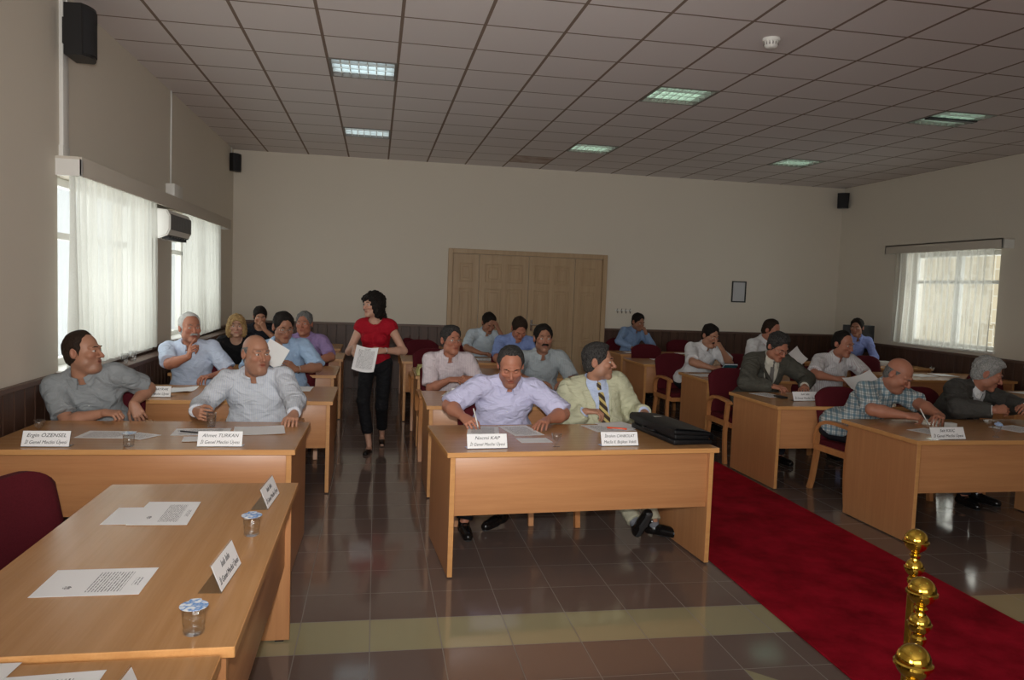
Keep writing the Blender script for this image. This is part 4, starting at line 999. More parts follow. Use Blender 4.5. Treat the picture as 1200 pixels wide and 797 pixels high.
def hair_field(g, st, seed=0):
    X, Y, Z = g.X, g.Y, g.Z; ph = seed * 1.7
    nz = (.0028 * np.sin(70 * X + 40 * Z + ph) * np.sin(55 * Y + 30 * X) + .0022 * np.sin(150 * X + 60 * Y + ph) * np.sin(120 * Z + 2 * ph)).astype(f32)
    sk = ell(g, (0, .014, .036), (.0755, .097, .087)); sk = smin(sk, ell(g, (0, .035, -.03), (.060, .062, .070)), .03)
    def hl(fy, fz, sy, sz):   # plane through forehead and temple points (y, z); positive on the hair side
        ty, tz = sy - fy, sz - fz; n = nrm(V3(0, -tz, ty)); n = n if n[1] > 0 else -n; return plane(g, (0, fy, fz), n)
    low = Z + .048 + .42 * Y
    side = np.maximum(0, 1 - np.abs(X) / .05)
    tap = lambda e, w: np.clip(e / w, 0.0, 1) ** .7
    ear = ell(g, (0, .014, -.006), (.13, .022, .036))
    if st in ('short', 'thick', 'side'):
        t = {'short': .015, 'thick': .019, 'side': .015}[st]; q = hl(-.080, .100, -.026, -.022) - .010 * (1 - np.clip(np.abs(X) / .04, 0, 1)); e = np.minimum(q, low) + nz * 1.6
        th = t * (.45 + .65 * np.clip((Z - .0) / .10, 0, 1)) * tap(e + .002, .030) + .0012; d = smax(sk - th + nz * (1.0 if st != 'thick' else 1.8) * tap(e, .02), -e, .005); d = smax(d, -ear, .005)
        if st == 'side': d = smin(d, ell(g, (.012, -.030, .113), (.048, .040, .013)) + nz, .022)
        if st == 'thick': d = smin(d, ell(g, (0, -.012, .108), (.066, .074, .028)) + nz * 2, .025)
    elif st == 'receding':
        q = hl(-.040, .118, -.022, -.022) + .013 * (1 - np.clip(np.abs(X) / .045, 0, 1)) - .006; e = np.minimum(q, low) + nz * 1.6; d = smax(sk - .0125 * tap(e + .002, .03) - .001 + nz * .8 * tap(e, .02), -e, .005); d = smax(d, -ear, .005)
    elif st in ('balding', 'stubble_sides'):
        t = .0075 if st == 'balding' else .0035; q = hl(-.030, .07, -.004, -.034) if st == 'balding' else hl(-.036, .07, -.004, -.034); crown = (.048 if st == 'balding' else .040) - .20 * Y - Z; e = np.minimum(np.minimum(q, low), crown); d = smax(sk - t * tap(e + .002, .022) - .0008 + nz * .5 * tap(e, .02), -e, .004); d = smax(d, -ear, .005)
    elif st == 'bob':
        d = sk - .022; d = smin(d, ell(g, (0, .035, -.045), (.098, .075, .105)), .03)
        for s in (-1, 1): d = smin(d, ell(g, (s * .078, -.004, -.035), (.034, .050, .092)), .03)
        d = smin(d, ell(g, (0, .085, -.115), (.085, .04, .040)), .03)
        face = np.maximum(plane(g, (0, -.048, 0), (0, 1, 0)), ell(g, (0, -.085, -.030), (.060, .075, .100))); d = smax(d, -ell(g, (0, -.090, -.030), (.060, .085, .098)), .012)
        d = smin(d, ell(g, (-.030, -.072, .068), (.055, .026, .034)), .016); d = d + nz * 2.2
    elif st == 'curly':
        d = sk - .024; 
        for s in (-1, 1): d = smin(d, ell(g, (s * .080, .0, -.045), (.034, .052, .080)), .03)
        d = smin(d, ell(g, (0, .05, -.06), (.09, .06, .08)), .03); d = smax(d, -ell(g, (0, -.090, -.020), (.056, .085, .092)), .012)
        d = d + (.008 * np.sin(95 * X + 3 * np.sin(40 * Z)) * np.sin(90 * Z + ph) * np.sin(70 * Y)).astype(f32)
    elif st == 'tied':
        q = hl(-.085, .075, -.020, -.05); d = smax(sk - .013 + nz, -q, .008); d = smin(d, ell(g, (0, .10, .0), (.045, .05, .05)), .02)
    return d

def hand_mesh(side, curl, h, spread=1.0, pose=None, fa=None):
    """hand local: x towards thumb, y along fingers, z out of the back of the hand; origin at the wrist. fa: forearm direction in these axes"""
    g = Grid((-.07, -.075, -.125), (.085, .205, .05), h)
    d = cap(g, (0, -.062, .0) if fa is None else np.array(fa) * -.062, (0, .0, 0), .0285, .0255); kn = [(.030, .086, .004), (.010, .092, .007), (-.011, .088, .005), (-.030, .078, .001)]
    for k, (x, y, z) in enumerate(kn): d = smin(d, cap(g, (x * .55, .012, 0), (x, y, z), .0165, .0108), .014)
    ln = [(.040, .026, .021), (.044, .029, .022), (.041, .027, .021), (.032, .021, .019)]; cu = pose or [curl] * 4
    for k, (x, y, z) in enumerate(kn):
        p = V3(x, y, z); a = -.10; sp = (.10, .02, -.05, -.14)[k] * spread; c = cu[k]
        for j, L in enumerate(ln[k]):
            a += (.25 + 1.0 * c, .15 + 1.35 * c, .08 + .8 * c)[j]; q = p + L * V3(math.sin(sp) * math.cos(a), math.cos(sp) * math.cos(a), -math.sin(a)); r0 = (.0092, .0084, .0076)[j] * (1 if k < 3 else .88); r1 = (.0086, .0078, .0064)[j] * (1 if k < 3 else .88)
            d = smin(d, cap(g, p, q, r0, r1), .004 if j else .006); p = q
    tc = min(1, max(cu[0], cu[1])); p = V3(.022, .022, -.006); dr = [nrm(V3(.75 - .25 * tc, .70, -.25 - .35 * tc)), nrm(V3(.45 - .65 * tc, .85, -.25 - .45 * tc)), nrm(V3(.25 - .8 * tc, .9, -.25 - .4 * tc))]
    for j, (L, r0, r1) in enumerate(((.044, .0150, .0118), (.034, .0108, .0098), (.027, .0096, .0072))):
        q = p + dr[j] * L; d = smin(d, cap(g, p, q, r0, r1), .010 if j == 0 else .004); p = q
    return nets(d, g)

def decal(name, bvh, O, X, U, F, uv, off, m, parent, base, thick=.0015):
    """patch draped over a garment: uv is a grid (rows of (x, z)) in the torso frame, thrown along -F onto the surface"""
    rows = []; vs = []; fs = []; O = np.array(O)
    for r_ in uv:
        rr = []
        for x, z in r_:
            s = O + X * x + U * z + F * .7; hit = bvh.ray_cast(Vector(s), Vector(-F), 1.4)
            p = np.array(hit[0]) if hit[0] is not None else O + X * x + U * z + F * .12
            n = np.array(hit[1]) if hit[0] is not None else F
            if n @ F < 0: n = -n
            rr.append(len(vs)); vs.append(p + n * off - base)
        rows.append(rr)
    n0 = len(vs)
    for v in list(vs): vs.append(v + F * thick)
    R, C = len(rows), len(rows[0])
    for i in range(R - 1):
        for j in range(C - 1):
            a, b, c, d = rows[i][j], rows[i][j + 1], rows[i + 1][j + 1], rows[i + 1][j]; fs.append((a + n0, b + n0, c + n0, d + n0)); fs.append((d, c, b, a))
    edge = [rows[0][j] for j in range(C)] + [rows[i][-1] for i in range(1, R)] + [rows[-1][j] for j in range(C - 2, -1, -1)] + [rows[i][0] for i in range(R - 2, 0, -1)]
    for a, b in zip(edge, edge[1:] + edge[:1]): fs.append((a, b, b + n0, a + n0))
    me = bpy.data.meshes.new(name); me.from_pydata([tuple(v) for v in vs], [], fs); bm = bmesh.new(); bm.from_mesh(me); bmesh.ops.recalc_face_normals(bm, faces=bm.faces); bm.to_mesh(me); bm.free()
    return link_mesh(name, me, m, parent, None, True, .7)
def lerp(a, b, t): return a + (b - a) * t
def grid_uv(x0, x1, z0, z1, nx=6, nz=8): return [[(lerp(x0, x1, i / nx), lerp(z0, z1, j / nz)) for i in range(nx + 1)] for j in range(nz + 1)]

PEOPLE = {}
def person(key, label, hip, head, yaw=0, hyaw=0, hpitch=0, hroll=0, g=1.0, res=1.0, skin='tan', hair='short', hcol='black', top='white', sleeve='short', jacket=None, tie=None, trousers='navy_trousers', ha=None, hb=None, pa=(-.7, .35, -.6), pb=(.7, .35, -.6),
           da=None, db=None, na=(0, 0, 1), nb=(0, 0, 1), ca=.25, cb=.25, posea=None, poseb=None, moustache=None, beard=0, glasses=False, lids=False, fat=0, hs=1.07, nose=1.0, open_neck=.07, collar=True, pocket=None, badge=None, ankles=None, standing=False, sl_t=.86, toes=None, shw=.192, bust=0, lower=True, watch=None, sock=False):
    """ha / hb: wrist targets of the arm on the viewer's left / right when facing the camera (world). da, db: finger directions, na, nb: back-of-hand normals"""
    hipz = .555 if not standing else .86; base = V3(hip[0], hip[1], 0); H = V3(hip[0], hip[1], hipz); Hd = V3(*head)
    X, F, _ = frame_axes(yaw); hX, hF, hZ = frame_axes(hyaw, hpitch, hroll)
    Nk = Hd - hZ * .118 * hs - V3(0, 0, 1) * (.022 if not bust else .040) + (-hF) * .022 - F * .012      # base of the neck
    sp = Nk - H; SL = np.linalg.norm(sp); Zs = sp / SL; Xs = nrm(X - Zs * (X @ Zs)); Fs = np.cross(Zs, Xs) * -1
    if Fs @ F < 0: Fs = -Fs
    A = np.stack([Xs, -Fs, Zs]); k = SL / .47
    T = lambda x, y, z: H + Xs * x - Fs * y + Zs * z * k     # torso coordinates: y back, z along the spine
    shz = .425 if not bust else .405; J = {-1: T(-shw, .012, shz), 1: T(shw, .012, shz)}
    wr, el = {}, {}
    l1, l2 = .285, .245
    for s, w, pole in ((-1, ha, pa), (1, hb, pb)):
        if w is None: w = T(s * .20, -.32, .10)
        pole = Xs * pole[0] - Fs * pole[1] + V3(0, 0, 1) * pole[2]; el[s], wr[s] = two_bone(J[s], V3(*w), l1, l2, pole)
    hips = {s: H + X * s * .088 for s in (-1, 1)}
    if ankles is None: ankles = ((-.11, -.42), (.11, -.38)) if not standing else ((-.09, 0), (.09, 0))
    an, kn, ft = {}, {}, {}
    for q, s in enumerate((-1, 1)):
        a = ankles[q]; p = V3(a[0], a[1], a[2] if len(a) > 2 else .085)
        if not (len(a) > 3 and a[3] == 'w'): p = H + X * a[0] + F * (-a[1]); p[2] = a[2] if len(a) > 2 else .085
        kn[s], an[s] = two_bone(hips[s], p, .43, .44, F * 1 + V3(0, 0, .6 if not standing else 0) + X * s * .1)
        td = (toes[q] if toes else None); ft[s] = nrm(V3(*td)) if td is not None else nrm(F + X * s * .18)
    hh = .0036 if res <= .6 else (.0050 if res <= 1 else .0065); hb_ = .0085 if res <= .6 else (.010 if res <= 1 else .0125)
    hb2 = .0075 if res <= .6 else (.009 if res <= 1 else .0115); hhand = .0034 if res <= .6 else (.0042 if res <= 1 else .0055)
    root = empty('person', base); tag(root, label, 'person')
    def torso(gr, o, belly=1.0):
        d = ell(gr, T(0, .01, .02), (.158 * g + o, .118 * g + o, .13 + o), A); d = smin(d, ell(gr, T(0, -.012 - .045 * (g - 1) * 2, .13), (.140 * g + o, .108 * g + o, .17 + o), A), .06)
        d = smin(d, ell(gr, T(0, .0, .30), (.150 * (1 + (g - 1) * .62) + o, .104 * (1 + (g - 1) * .55) + o, .160 + o), A), .06)
        if bust:
            for s in (-1, 1): d = smin(d, ell(gr, T(s * .068, -.085, .285), (.058 + o, .050 + o, .055 + o), A), .03)
        d = smin(d, cap(gr, T(-.125, .010, .405), T(.125, .010, .405), .062 + o, .062 + o), .06)
        for s in (-1, 1): d = smin(d, cap(gr, T(s * .025, .022, .475), T(s * (shw - .04), .014, .432), .040 + o, .046 + o), .04)
        return d
    def arm(gr, s, o, of=0, upto=1.0, fore=True, fat_=1 + (g - 1) * .35):
        E, W, S = el[s], wr[s], J[s]; d = cap(gr, S, E, (.056 + o) * fat_, (.042 + o) * fat_)
        if fore:
            m = E + (W - E) * .30; d = smin(d, cap(gr, E, m, (.041 + of) * fat_, (.0425 + of) * fat_), .02); d = smin(d, cap(gr, m, W, (.0425 + of) * fat_, .027 + of), .02)
        return d
    def bounds(pts, pad): P_ = np.array(pts); return P_.min(0) - pad, P_.max(0) + pad
    # ---- body (skin)
    pts = [T(-.2, -.17 * g, -.1), T(.2, .16, -.1), T(-.2, .1, .5), T(.2, -.1, .5), Nk] + list(J.values()) + list(el.values()) + list(wr.values())
    if lower: pts += list(hips.values()) + list(kn.values()) + list(an.values())
    lo, hi = bounds(pts, .10); gr = Grid(lo, hi, hb_ * 1.05); d = torso(gr, -.012)
    d = smin(d, cap(gr, Nk - Zs * .03, Hd - hZ * .09 * hs - hF * .012, .047, .040), .03)
    for s in (-1, 1): d = smin(d, arm(gr, s, -.006, -.001), .04)
    if lower:
        for s in (-1, 1):
            lw = .80 if bust else 1.0; d = smin(d, cap(gr, hips[s], kn[s], .072 * lw, .050 * lw), .03); m = kn[s] + (an[s] - kn[s]) * .3; d = smin(d, cap(gr, kn[s], m, .047 * lw, .050 * lw), .02); d = smin(d, cap(gr, m, an[s], .050 * lw, .034 * lw), .02)
            if standing: d = smin(d, cap(gr, an[s] + V3(0, 0, -.045), an[s] + ft[s] * .16 + V3(0, 0, -.062), .030, .022), .02)
    V, Fq = nets(d, gr); VV, FF, TT = [V - base], [Fq], [np.ones((len(V), 3))]; n0 = len(V)
    # ---- head
    P = dict(fat=fat, lids=lids, nose=nose); gh = Grid((-.105, -.135, -.165), (.105, .125, .14), hh); d = head_field(gh, P)
    toL = lambda p: V3((p - Hd) @ hX, -((p - Hd) @ hF), (p - Hd) @ hZ) / hs; toW = lambda v: Hd + (v[:, :1] * hX - v[:, 1:2] * hF + v[:, 2:] * hZ) * hs
    d = smin(d, cap(gh, (0, .018, -.055), toL(Nk), .053 * (1 + fat * .12), .054 * (1 + fat * .12)), .022); V, Fq = nets(d, gh)
    x, y, z = V[:, 0], V[:, 1], V[:, 2]; C = np.ones((len(V), 3)); gs = lambda c, r: np.exp(-(((x - c[0]) / r[0]) ** 2 + ((y - c[1]) / r[1]) ** 2 + ((z - c[2]) / r[2]) ** 2))[:, None]
    lip = np.clip(gs((0, -.098, -.060), (.021, .012, .0095)) * 1.6, 0, 1); C = C * (1 - lip) + lip * V3(.80, .50, .50); ln_ = np.clip(gs((0, -.096, -.060), (.024, .014, .0034)) * 1.2, 0, 1); C = C * (1 - ln_) + ln_ * V3(.36, .20, .20); C *= 1 - .18 * gs((0, -.115, -.028), (.02, .02, .018)) * V3(0, 1, 1)  # tint also paints the dark crease shade between the lips
    for s in (-1, 1): C *= 1 - .14 * gs((s * .042, -.085, -.022), (.022, .03, .02)) * V3(0, 1, 1); C *= 1 - .15 * gs((s * .083, .016, 0), (.015, .03, .04)) * V3(0, 1, 1)
    if beard:
        jaw = (1 / (1 + np.exp((z + .040 + .25 * (y + .06)) * 160)) * 1 / (1 + np.exp((y - .012) * 120)) * 1 / (1 + np.exp(-(z + .135) * 120)))[:, None]; jaw = np.maximum(jaw, gs((0, -.10, -.045), (.03, .02, .010))) * (1 - lip); C = C * (1 - beard * jaw) + beard * jaw * V3(.42, .47, .52)
    VV.append(toW(V) - base); FF.append(Fq + n0); TT.append(C); n0 += len(V)
    # ---- hands
    for s, dd, nn, cc, po in ((-1, da, na, ca, posea), (1, db, nb, cb, poseb)):
        E, W = el[s], wr[s]; fd = nrm(W - E); f = nrm(V3(*dd)) if dd is not None else fd; b = np.array(nn, float); b = nrm(b - f * (b @ f)); th = np.cross(f, b) * (1 if s > 0 else -1)
        th = np.cross(f, b) * (1 if s > 0 else -1)
        R3 = np.stack([th, f, b]); V, Fq = hand_mesh(s, cc, hhand, pose=po, fa=R3 @ fd); Wd = W + V @ R3
        if np.linalg.det(R3) < 0: Fq = Fq[:, ::-1]
        VV.append(Wd - base); FF.append(Fq + n0); TT.append(np.ones((len(V), 3))); n0 += len(V)
    me = np_mesh('body', np.concatenate(VV), np.concatenate(FF)); at_ = me.color_attributes.new('tint', 'FLOAT_COLOR', 'POINT'); cc = np.ones((n0, 4), f32); cc[:, :3] = np.concatenate(TT); at_.data.foreach_set('color', cc.ravel())
    body = link_mesh('body', me, SKIN[skin], root)
    # ---- eyes, brows, moustache, hair, glasses
    def place(name, V, Fq, m, parent=root): return link_mesh(name, np_mesh(name, toW(np.asarray(V)) - base, Fq), m, parent)
    if not lids:
        for s in (-1, 1):
            ge = Grid((s * .031 - .016, -.096, -.008), (s * .031 + .016, -.060, .024), .0024); V, Fq = nets(ell(ge, (s * .031, -.0795, .0075), (.0125, .0120, .0095)), ge); e = place('eye', V, Fq, M['skin_eye'])
            V, Fq = nets(ell(ge, (s * .031, -.0880, .0075), (.0058, .0046, .0062)), Grid(ge.lo, ge.lo + np.array(ge.shape) * ge.h - ge.h, ge.h)); place('iris', V, Fq, M['iris'], e)
    gb = Grid((-.07, -.115, .0), (.07, -.055, .055), .003); dz = -.004 if lids else 0; d = gb.full()
    for s in (-1, 1): d = smin(d, cap(gb, (s * .015, -.1000, .0300 + dz), (s * .034, -.0945, .0335 + dz), .0034, .0036), .004); d = smin(d, cap(gb, (s * .034, -.0945, .0335 + dz), (s * .054, -.076, .0265 + dz), .0034, .0014), .004)
    hm = HAIR[hcol]; V, Fq = nets(d, gb); place('eyebrows', V, Fq, HAIR['black'] if hcol in ('salt', 'bald', 'black', 'blonde') else HAIR['dark_grey'] if hcol in ('grey', 'white') else hm)
    if moustache:
        gm = Grid((-.05, -.125, -.085), (.05, -.06, -.025), .003); d = gm.full(); fx = 1.15 if moustache != 'thin' else .8
        for s in (-1, 1): d = smin(d, cap(gm, (s * .003, -.1025, -.0445), (s * .020, -.0985, -.047), .0078 * fx, .0072 * fx), .005); d = smin(d, cap(gm, (s * .020, -.0985, -.047), (s * .032, -.087, -.056), .0070 * fx, .003), .005)
        V, Fq = nets(d + (.0012 * np.sin(300 * gm.X) * np.sin(200 * gm.Z)).astype(f32), gm); place('moustache', V, Fq, HAIR[moustache if moustache in HAIR else hcol])
    if hair:
        gh2 = Grid((-.135, -.15, -.18), (.135, .16, .155), hh * 1.05); V, Fq = nets(hair_field(gh2, hair, len(label) % 7), gh2); place('hair', V, Fq, hm)
    if glasses:
        bm = bmesh.new(); L2W = lambda p: Vector((Hd + (hX * p[0] - hF * p[1] + hZ * p[2]) * hs) - base)
        for s in (-1, 1):
            ring_tube(bm, [L2W((s * .033 + .022 * math.cos(a), -.106 + .010 * abs(math.cos(a)) * (1 if s * math.cos(a) > 0 else 0), .004 + .016 * math.sin(a))) for a in [2 * math.pi * k / 16 for k in range(17)]], .0017, 6, caps=False)
            ring_tube(bm, [L2W((s * .056, -.096, .010)), L2W((s * .080, -.06, .012)), L2W((s * .083, .005, .010)), L2W((s * .082, .028, -.006))], .0016, 6)
        ring_tube(bm, [L2W((-.011, -.107, .008)), L2W((0, -.112, .012)), L2W((.011, -.107, .008))], .0016, 6); obj('glasses', bm, M['glass_rim'], root, smooth=True)
    # ---- shirt
    rs = random.Random(len(label) * 3 + int(head[0] * 100)); p1, p2, p3 = (rs.uniform(0, 6) for _ in range(3))
    def folds(gr, amp):
        X_, Y_, Z_ = gr.X - f32(base[0]), gr.Y - f32(base[1]), gr.Z
        w1 = np.sin(19 * X_ + 11 * Z_ + p1) ; w2 = np.sin(26 * Z_ - 13 * X_ + 2.0 * w1 + p2); w3 = np.sin(47 * Z_ + 31 * X_ + 23 * Y_ + 1.6 * w2 + p3); w4 = np.sin(33 * (X_ + Y_) - 41 * Z_ + 1.5 * w1)
        return (amp * (.55 * w2 * w1 + .40 * w3 + .35 * w4 * w2)).astype(f32)
    def garment(gr, o, slv, upto_fore, amp, hem, vcut=None):
        d = torso(gr, o)
        if vcut is not None: d = smax(d, vcut(gr), .006)
        for s in (-1, 1):
            E, W, S = el[s], wr[s], J[s]; ff = 1 + (g - 1) * .35
            if slv == 'none':
                a = cap(gr, S, S + (E - S) * .12, .060 + o, .056 + o); d = smin(d, smax(a, plane(gr, S + (E - S) * .20, nrm(E - S)), .006), .035)
            elif slv == 'short':
                Q = S + (E - S) * sl_t; a = cap(gr, S, S + (E - S) * 1.1, (.058 + o) * ff, (.062 + o) * ff); d = smin(d, smax(a, plane(gr, Q, nrm(E - S)), .004), .04)
            else:
                a = cap(gr, S, E, (.058 + o) * ff, (.049 + o) * ff); a = smin(a, cap(gr, E, W, (.050 + o) * ff, .036 + o), .03); a = smax(a, plane(gr, W + (E - W) * (1 - upto_fore), nrm(W - E)), .004); d = smin(d, a, .04)
        d = d + folds(gr, amp); d = smax(d, -plane(gr, V3(0, 0, hem), (0, 0, 1)), .01)
        return d
    def neck_cut(gr, d, r, depth, w):
        d = smax(d, -cap(gr, Nk - Zs * .01 + Fs * .01, Nk + Zs * .12 + Fs * .03, r, r + .02), .01)
        if depth > 0: d = smax(d, -cap(gr, T(0, -.15, .455), T(0, -.17, .455 - depth), w, .006), .008)
        return d
    shirt_o = .008; pts = [T(-.17 * g, -.2, -.05), T(.17 * g, .16, -.05), Nk] + list(J.values()) + list(el.values()) + (list(wr.values()) if sleeve == 'long' else [])
    lo, hi = bounds(pts, .11); gr = Grid(lo, hi, hb2); hem = hipz - .03 if not standing else hipz - .015
    d = neck_cut(gr, garment(gr, shirt_o, sleeve, .93 if not jacket else .97, .0062 if not bust else .0025, hem), .056 if collar else .066, open_neck, .036 if collar else .045); V, Fq = nets(d, gr)
    shirt = link_mesh('shirt' if not bust else 'top', np_mesh('shirt', V - base, Fq), CL[top], root); bvh = BVHTree.FromPolygons([Vector(v) for v in V], Fq.tolist())
    if collar:
        bm = bmesh.new(); na_ = nrm(Nk + Zs * .09 + hZ * .02 - Nk); cx = nrm(Xs - na_ * (Xs @ na_)); cf = np.cross(na_, cx); cf = cf if cf @ F > 0 else -cf; C0 = Nk + Zs * .020 + Fs * .004; rows = []; n = 30; gap = .26 if not tie else .08; r0 = .060 * (1 + fat * .12)
        def outside(p, off):
            h_ = bvh.find_nearest(Vector(p)); q = np.array(h_[0]); nn = np.array(h_[1]); return q + nn * off if (p - q) @ nn < off else p
        for i in range(n + 1):
            a = gap + (2 * math.pi - 2 * gap) * i / n; fr_ = (1 + math.cos(a)) / 2; dr = cx * math.sin(a) * 1.03 + cf * math.cos(a) * .99; pt = max(0, math.cos(a)) ** 3
            tp = .040 - .040 * fr_; lo_ = C0 + dr * (r0 + .022 + .016 * pt) + na_ * (.014 - .052 * fr_ - .026 * pt) + cx * (math.sin(a) * .030 * pt)
            mid = C0 + dr * (r0 + .016) + na_ * (tp * .55 + .45 * (.014 - .052 * fr_)) + na_ * .006
            rows.append([C0 + dr * (r0 + .002) + na_ * (-.02 - .024 * fr_), C0 + dr * (r0 + .000) + na_ * tp, C0 + dr * (r0 + .006) + na_ * (tp + .003), outside(mid, .006), outside(lo_, .0065)])
        vv = [[bm.verts.new(Vector(p - base)) for p in r_] for r_ in rows]
        for a_, b_ in zip(vv, vv[1:]):
            for q in range(4): bm.faces.new((a_[q], a_[q + 1], b_[q + 1], b_[q]))
        bmesh.ops.recalc_face_normals(bm, faces=bm.faces); bmesh.ops.solidify(bm, geom=bm.faces[:], thickness=.0028); obj('collar', bm, CL[top], shirt, auto=.9)
        if not jacket and not bust:
            decal('button_placket', bvh, H, Xs, Zs, Fs, grid_uv(-.015, .015, .06, SL - .045 - open_neck * .9, 3, 14), .001, CL[top], shirt, base)
            bm = bmesh.new()
            for q in range(4):
                z = .09 + (SL - .17 - open_neck) * q / 3.2; h_ = bvh.ray_cast(Vector(H + Zs * z + Fs * .7), Vector(-Fs), 1.4)
                if h_[0] is not None: lathe(bm, [(.0048, -.001), (.0048, .0015), (.003, .002)], 8, tuple(np.array(h_[0]) - base + Fs * .004))
            if len(bm.verts): obj('buttons', bm, M['white_metal'], shirt, auto=.6)
            else: bm.free()
    if pocket: decal('chest_pocket', bvh, H, Xs, Zs, Fs, grid_uv(pocket - .045, pocket + .045, SL * .60, SL * .60 + .105, 5, 5), .0015, CL[top], shirt, base)
    if badge: decal('name_badge', bvh, H, Xs, Zs, Fs, grid_uv(badge - .045, badge + .045, SL * .60, SL * .60 + .05, 3, 3), .004, CL['badge'], shirt, base)
    if tie:
        zt = SL - .058; zb = .10; uv = []
        for q in range(19):
            t_ = q / 18; z = lerp(zt, zb, t_); w = lerp(.019, .050, t_); uv.append([(x * w, z) for x in (-1, -.4, .4, 1)])
        tie_o = decal('tie', bvh, H, Xs, Zs, Fs, uv, .007, CL[tie], root, base, .004)
        k1 = Nk + Fs * .070 + Zs * .010; k2 = outside(Nk + Fs * .085 - Zs * .045, .011); bm = bmesh.new(); ring_tube(bm, [Vector(p - base) for p in (k1, lerp(k1, k2, .12), lerp(k1, k2, .8), k2)], [.017, .021, .0165, .0145], 14, up=Xs, sx=1, sy=.55); obj('tie_knot', bm, CL[tie], tie_o, smooth=True)
    if jacket:
        pts = [T(-.2 * g, -.22, -.08), T(.2 * g, .2, -.08), Nk] + list(J.values()) + list(el.values()) + list(wr.values()); lo, hi = bounds(pts, .12); gr = Grid(lo, hi, hb2)
        zl = .05 if jacket != 'grey_suit' else .10
        def vcut(gr):
            dot = lambda a_: (gr.X - f32(H[0])) * f32(a_[0]) + (gr.Y - f32(H[1])) * f32(a_[1]) + (gr.Z - f32(H[2])) * f32(a_[2])
            z_ = dot(Zs); return -np.maximum(np.abs(dot(Xs)) - np.where(z_ > zl, .006 + (z_ - zl) * .20, .012).astype(f32), -dot(Fs) + .02)
        d = garment(gr, .024, 'long', .955, .0070, hipz - .05, vcut)
        for s in (-1, 1): d = smin(d, cap(gr, T(s * .10, .012, .455), T(s * .185, .014, .432), .050, .060), .04)
        d = smax(d, -cap(gr, Nk - Zs * .0, Nk + Zs * .14 + Fs * .02, .066, .085), .008)
        V, Fq = nets(d, gr); jk = link_mesh('jacket', np_mesh('jacket', V - base, Fq), CL[jacket], root); bj = BVHTree.FromPolygons([Vector(v) for v in V], Fq.tolist())
        for s in (-1, 1):
            uv = []
            for q in range(15):
                t_ = q / 14; z = lerp(zl + .01, SL - .03, t_); xi = .010 + (z - zl) * .20 + .002; wd = .008 + .055 * min(1, t_ * 1.5) if t_ < .74 else (.050 if t_ > .80 else .040); uv.append([(s * lerp(xi, xi + wd, e), z) for e in (0, .33, .66, 1)])
            decal('lapel', bj, H, Xs, Zs, Fs, uv, .009, CL[jacket], jk, base, .006)
        decal('chest_welt', bj, H, Xs, Zs, Fs, grid_uv(.085, .155, SL * .66, SL * .66 + .018, 3, 2), .002, CL[jacket], jk, base)
    # ---- trousers and shoes
    if lower:
        pts = [H + X * .16 + V3(0, 0, .12), H - X * .16 - F * .14 - V3(0, 0, .1)] + list(kn.values()) + list(an.values()); lo, hi = bounds(pts, .10); gr = Grid(lo, hi, hb2 * 1.15)
        d = smax(ell(gr, H + V3(0, 0, .01), (.160 * g, .125 * g, .115), np.stack([X, -F, V3(0, 0, 1)])), plane(gr, V3(0, 0, hem + .06), (0, 0, 1)), .01)
        for s in (-1, 1):
            c = .04 if not standing else .0; d = smin(d, cap(gr, hips[s], kn[s], .088 if not bust else .082, .068 if not bust else .064), .04); ke = an[s] + (kn[s] - an[s]) * (.02 if not standing else .26); d = smin(d, cap(gr, kn[s], ke, (.066 if not bust else .062), (.056 if not bust else .056)), .02)
            d = np.maximum(d, -np.maximum(-plane(gr, ke, nrm(an[s] - kn[s])), np.sqrt((gr.X - f32(an[s][0])) ** 2 + (gr.Y - f32(an[s][1])) ** 2 + (gr.Z - f32(an[s][2])) ** 2) - (.16 if not standing else .20)))
        d = d + folds(gr, .003); V, Fq = nets(d, gr); link_mesh('trousers', np_mesh('trousers', V - base, Fq), CL[trousers], root)
        for s in (-1, 1):
            f = ft[s]; up = V3(0, 0, 1) - f * f[2]; up = nrm(up); a0 = an[s]; heel = a0 - up * .052 - f * .035; toe = a0 - up * .058 + f * .165; lo, hi = bounds([a0, heel, toe], .07); gr = Grid(lo, hi, .006)
            d = cap(gr, heel, toe, .034 if not bust else .028, .030 if not bust else .022); d = smin(d, cap(gr, heel + f * .10, toe - f * .02, .040 if not bust else .030, .033 if not bust else .024), .02)
            if not bust: d = smin(d, cap(gr, a0 - f * .01, heel + f * .03, .038, .036), .03)
            d = smax(d, -plane(gr, a0 - up * .082, up), .004)
            if bust: d = smax(d, -cap(gr, a0 - f * .02, a0 + f * .065 - up * .01, .036, .034), .006)
            V, Fq = nets(d, gr); sh = link_mesh('shoe', np_mesh('shoe', V - base, Fq), M['shoe'], root)
            so = Grid(lo - .01, hi + .01, .005); d = smin(cap(so, heel, heel + f * .05, .036, .036), cap(so, heel + f * .10, toe, .043, .034), .02) if not bust else cap(so, heel, toe, .030, .025); d = np.maximum(np.maximum(d, plane(so, a0 - up * .074, up)), -plane(so, a0 - up * .088, up)); V, Fq = nets(d, so)
            if len(V): link_mesh('sole', np_mesh('sole', V - base, Fq), M['sole'], sh)
            if sock: gs_ = Grid(*bounds([an[s], an[s] + (kn[s] - an[s]) * .3], .06), .007); d = cap(gs_, an[s] - up * .02, an[s] + (kn[s] - an[s]) * .28, .041, .046); V, Fq = nets(d, gs_); link_mesh('sock', np_mesh('sock', V - base, Fq), CL['sock'], root)
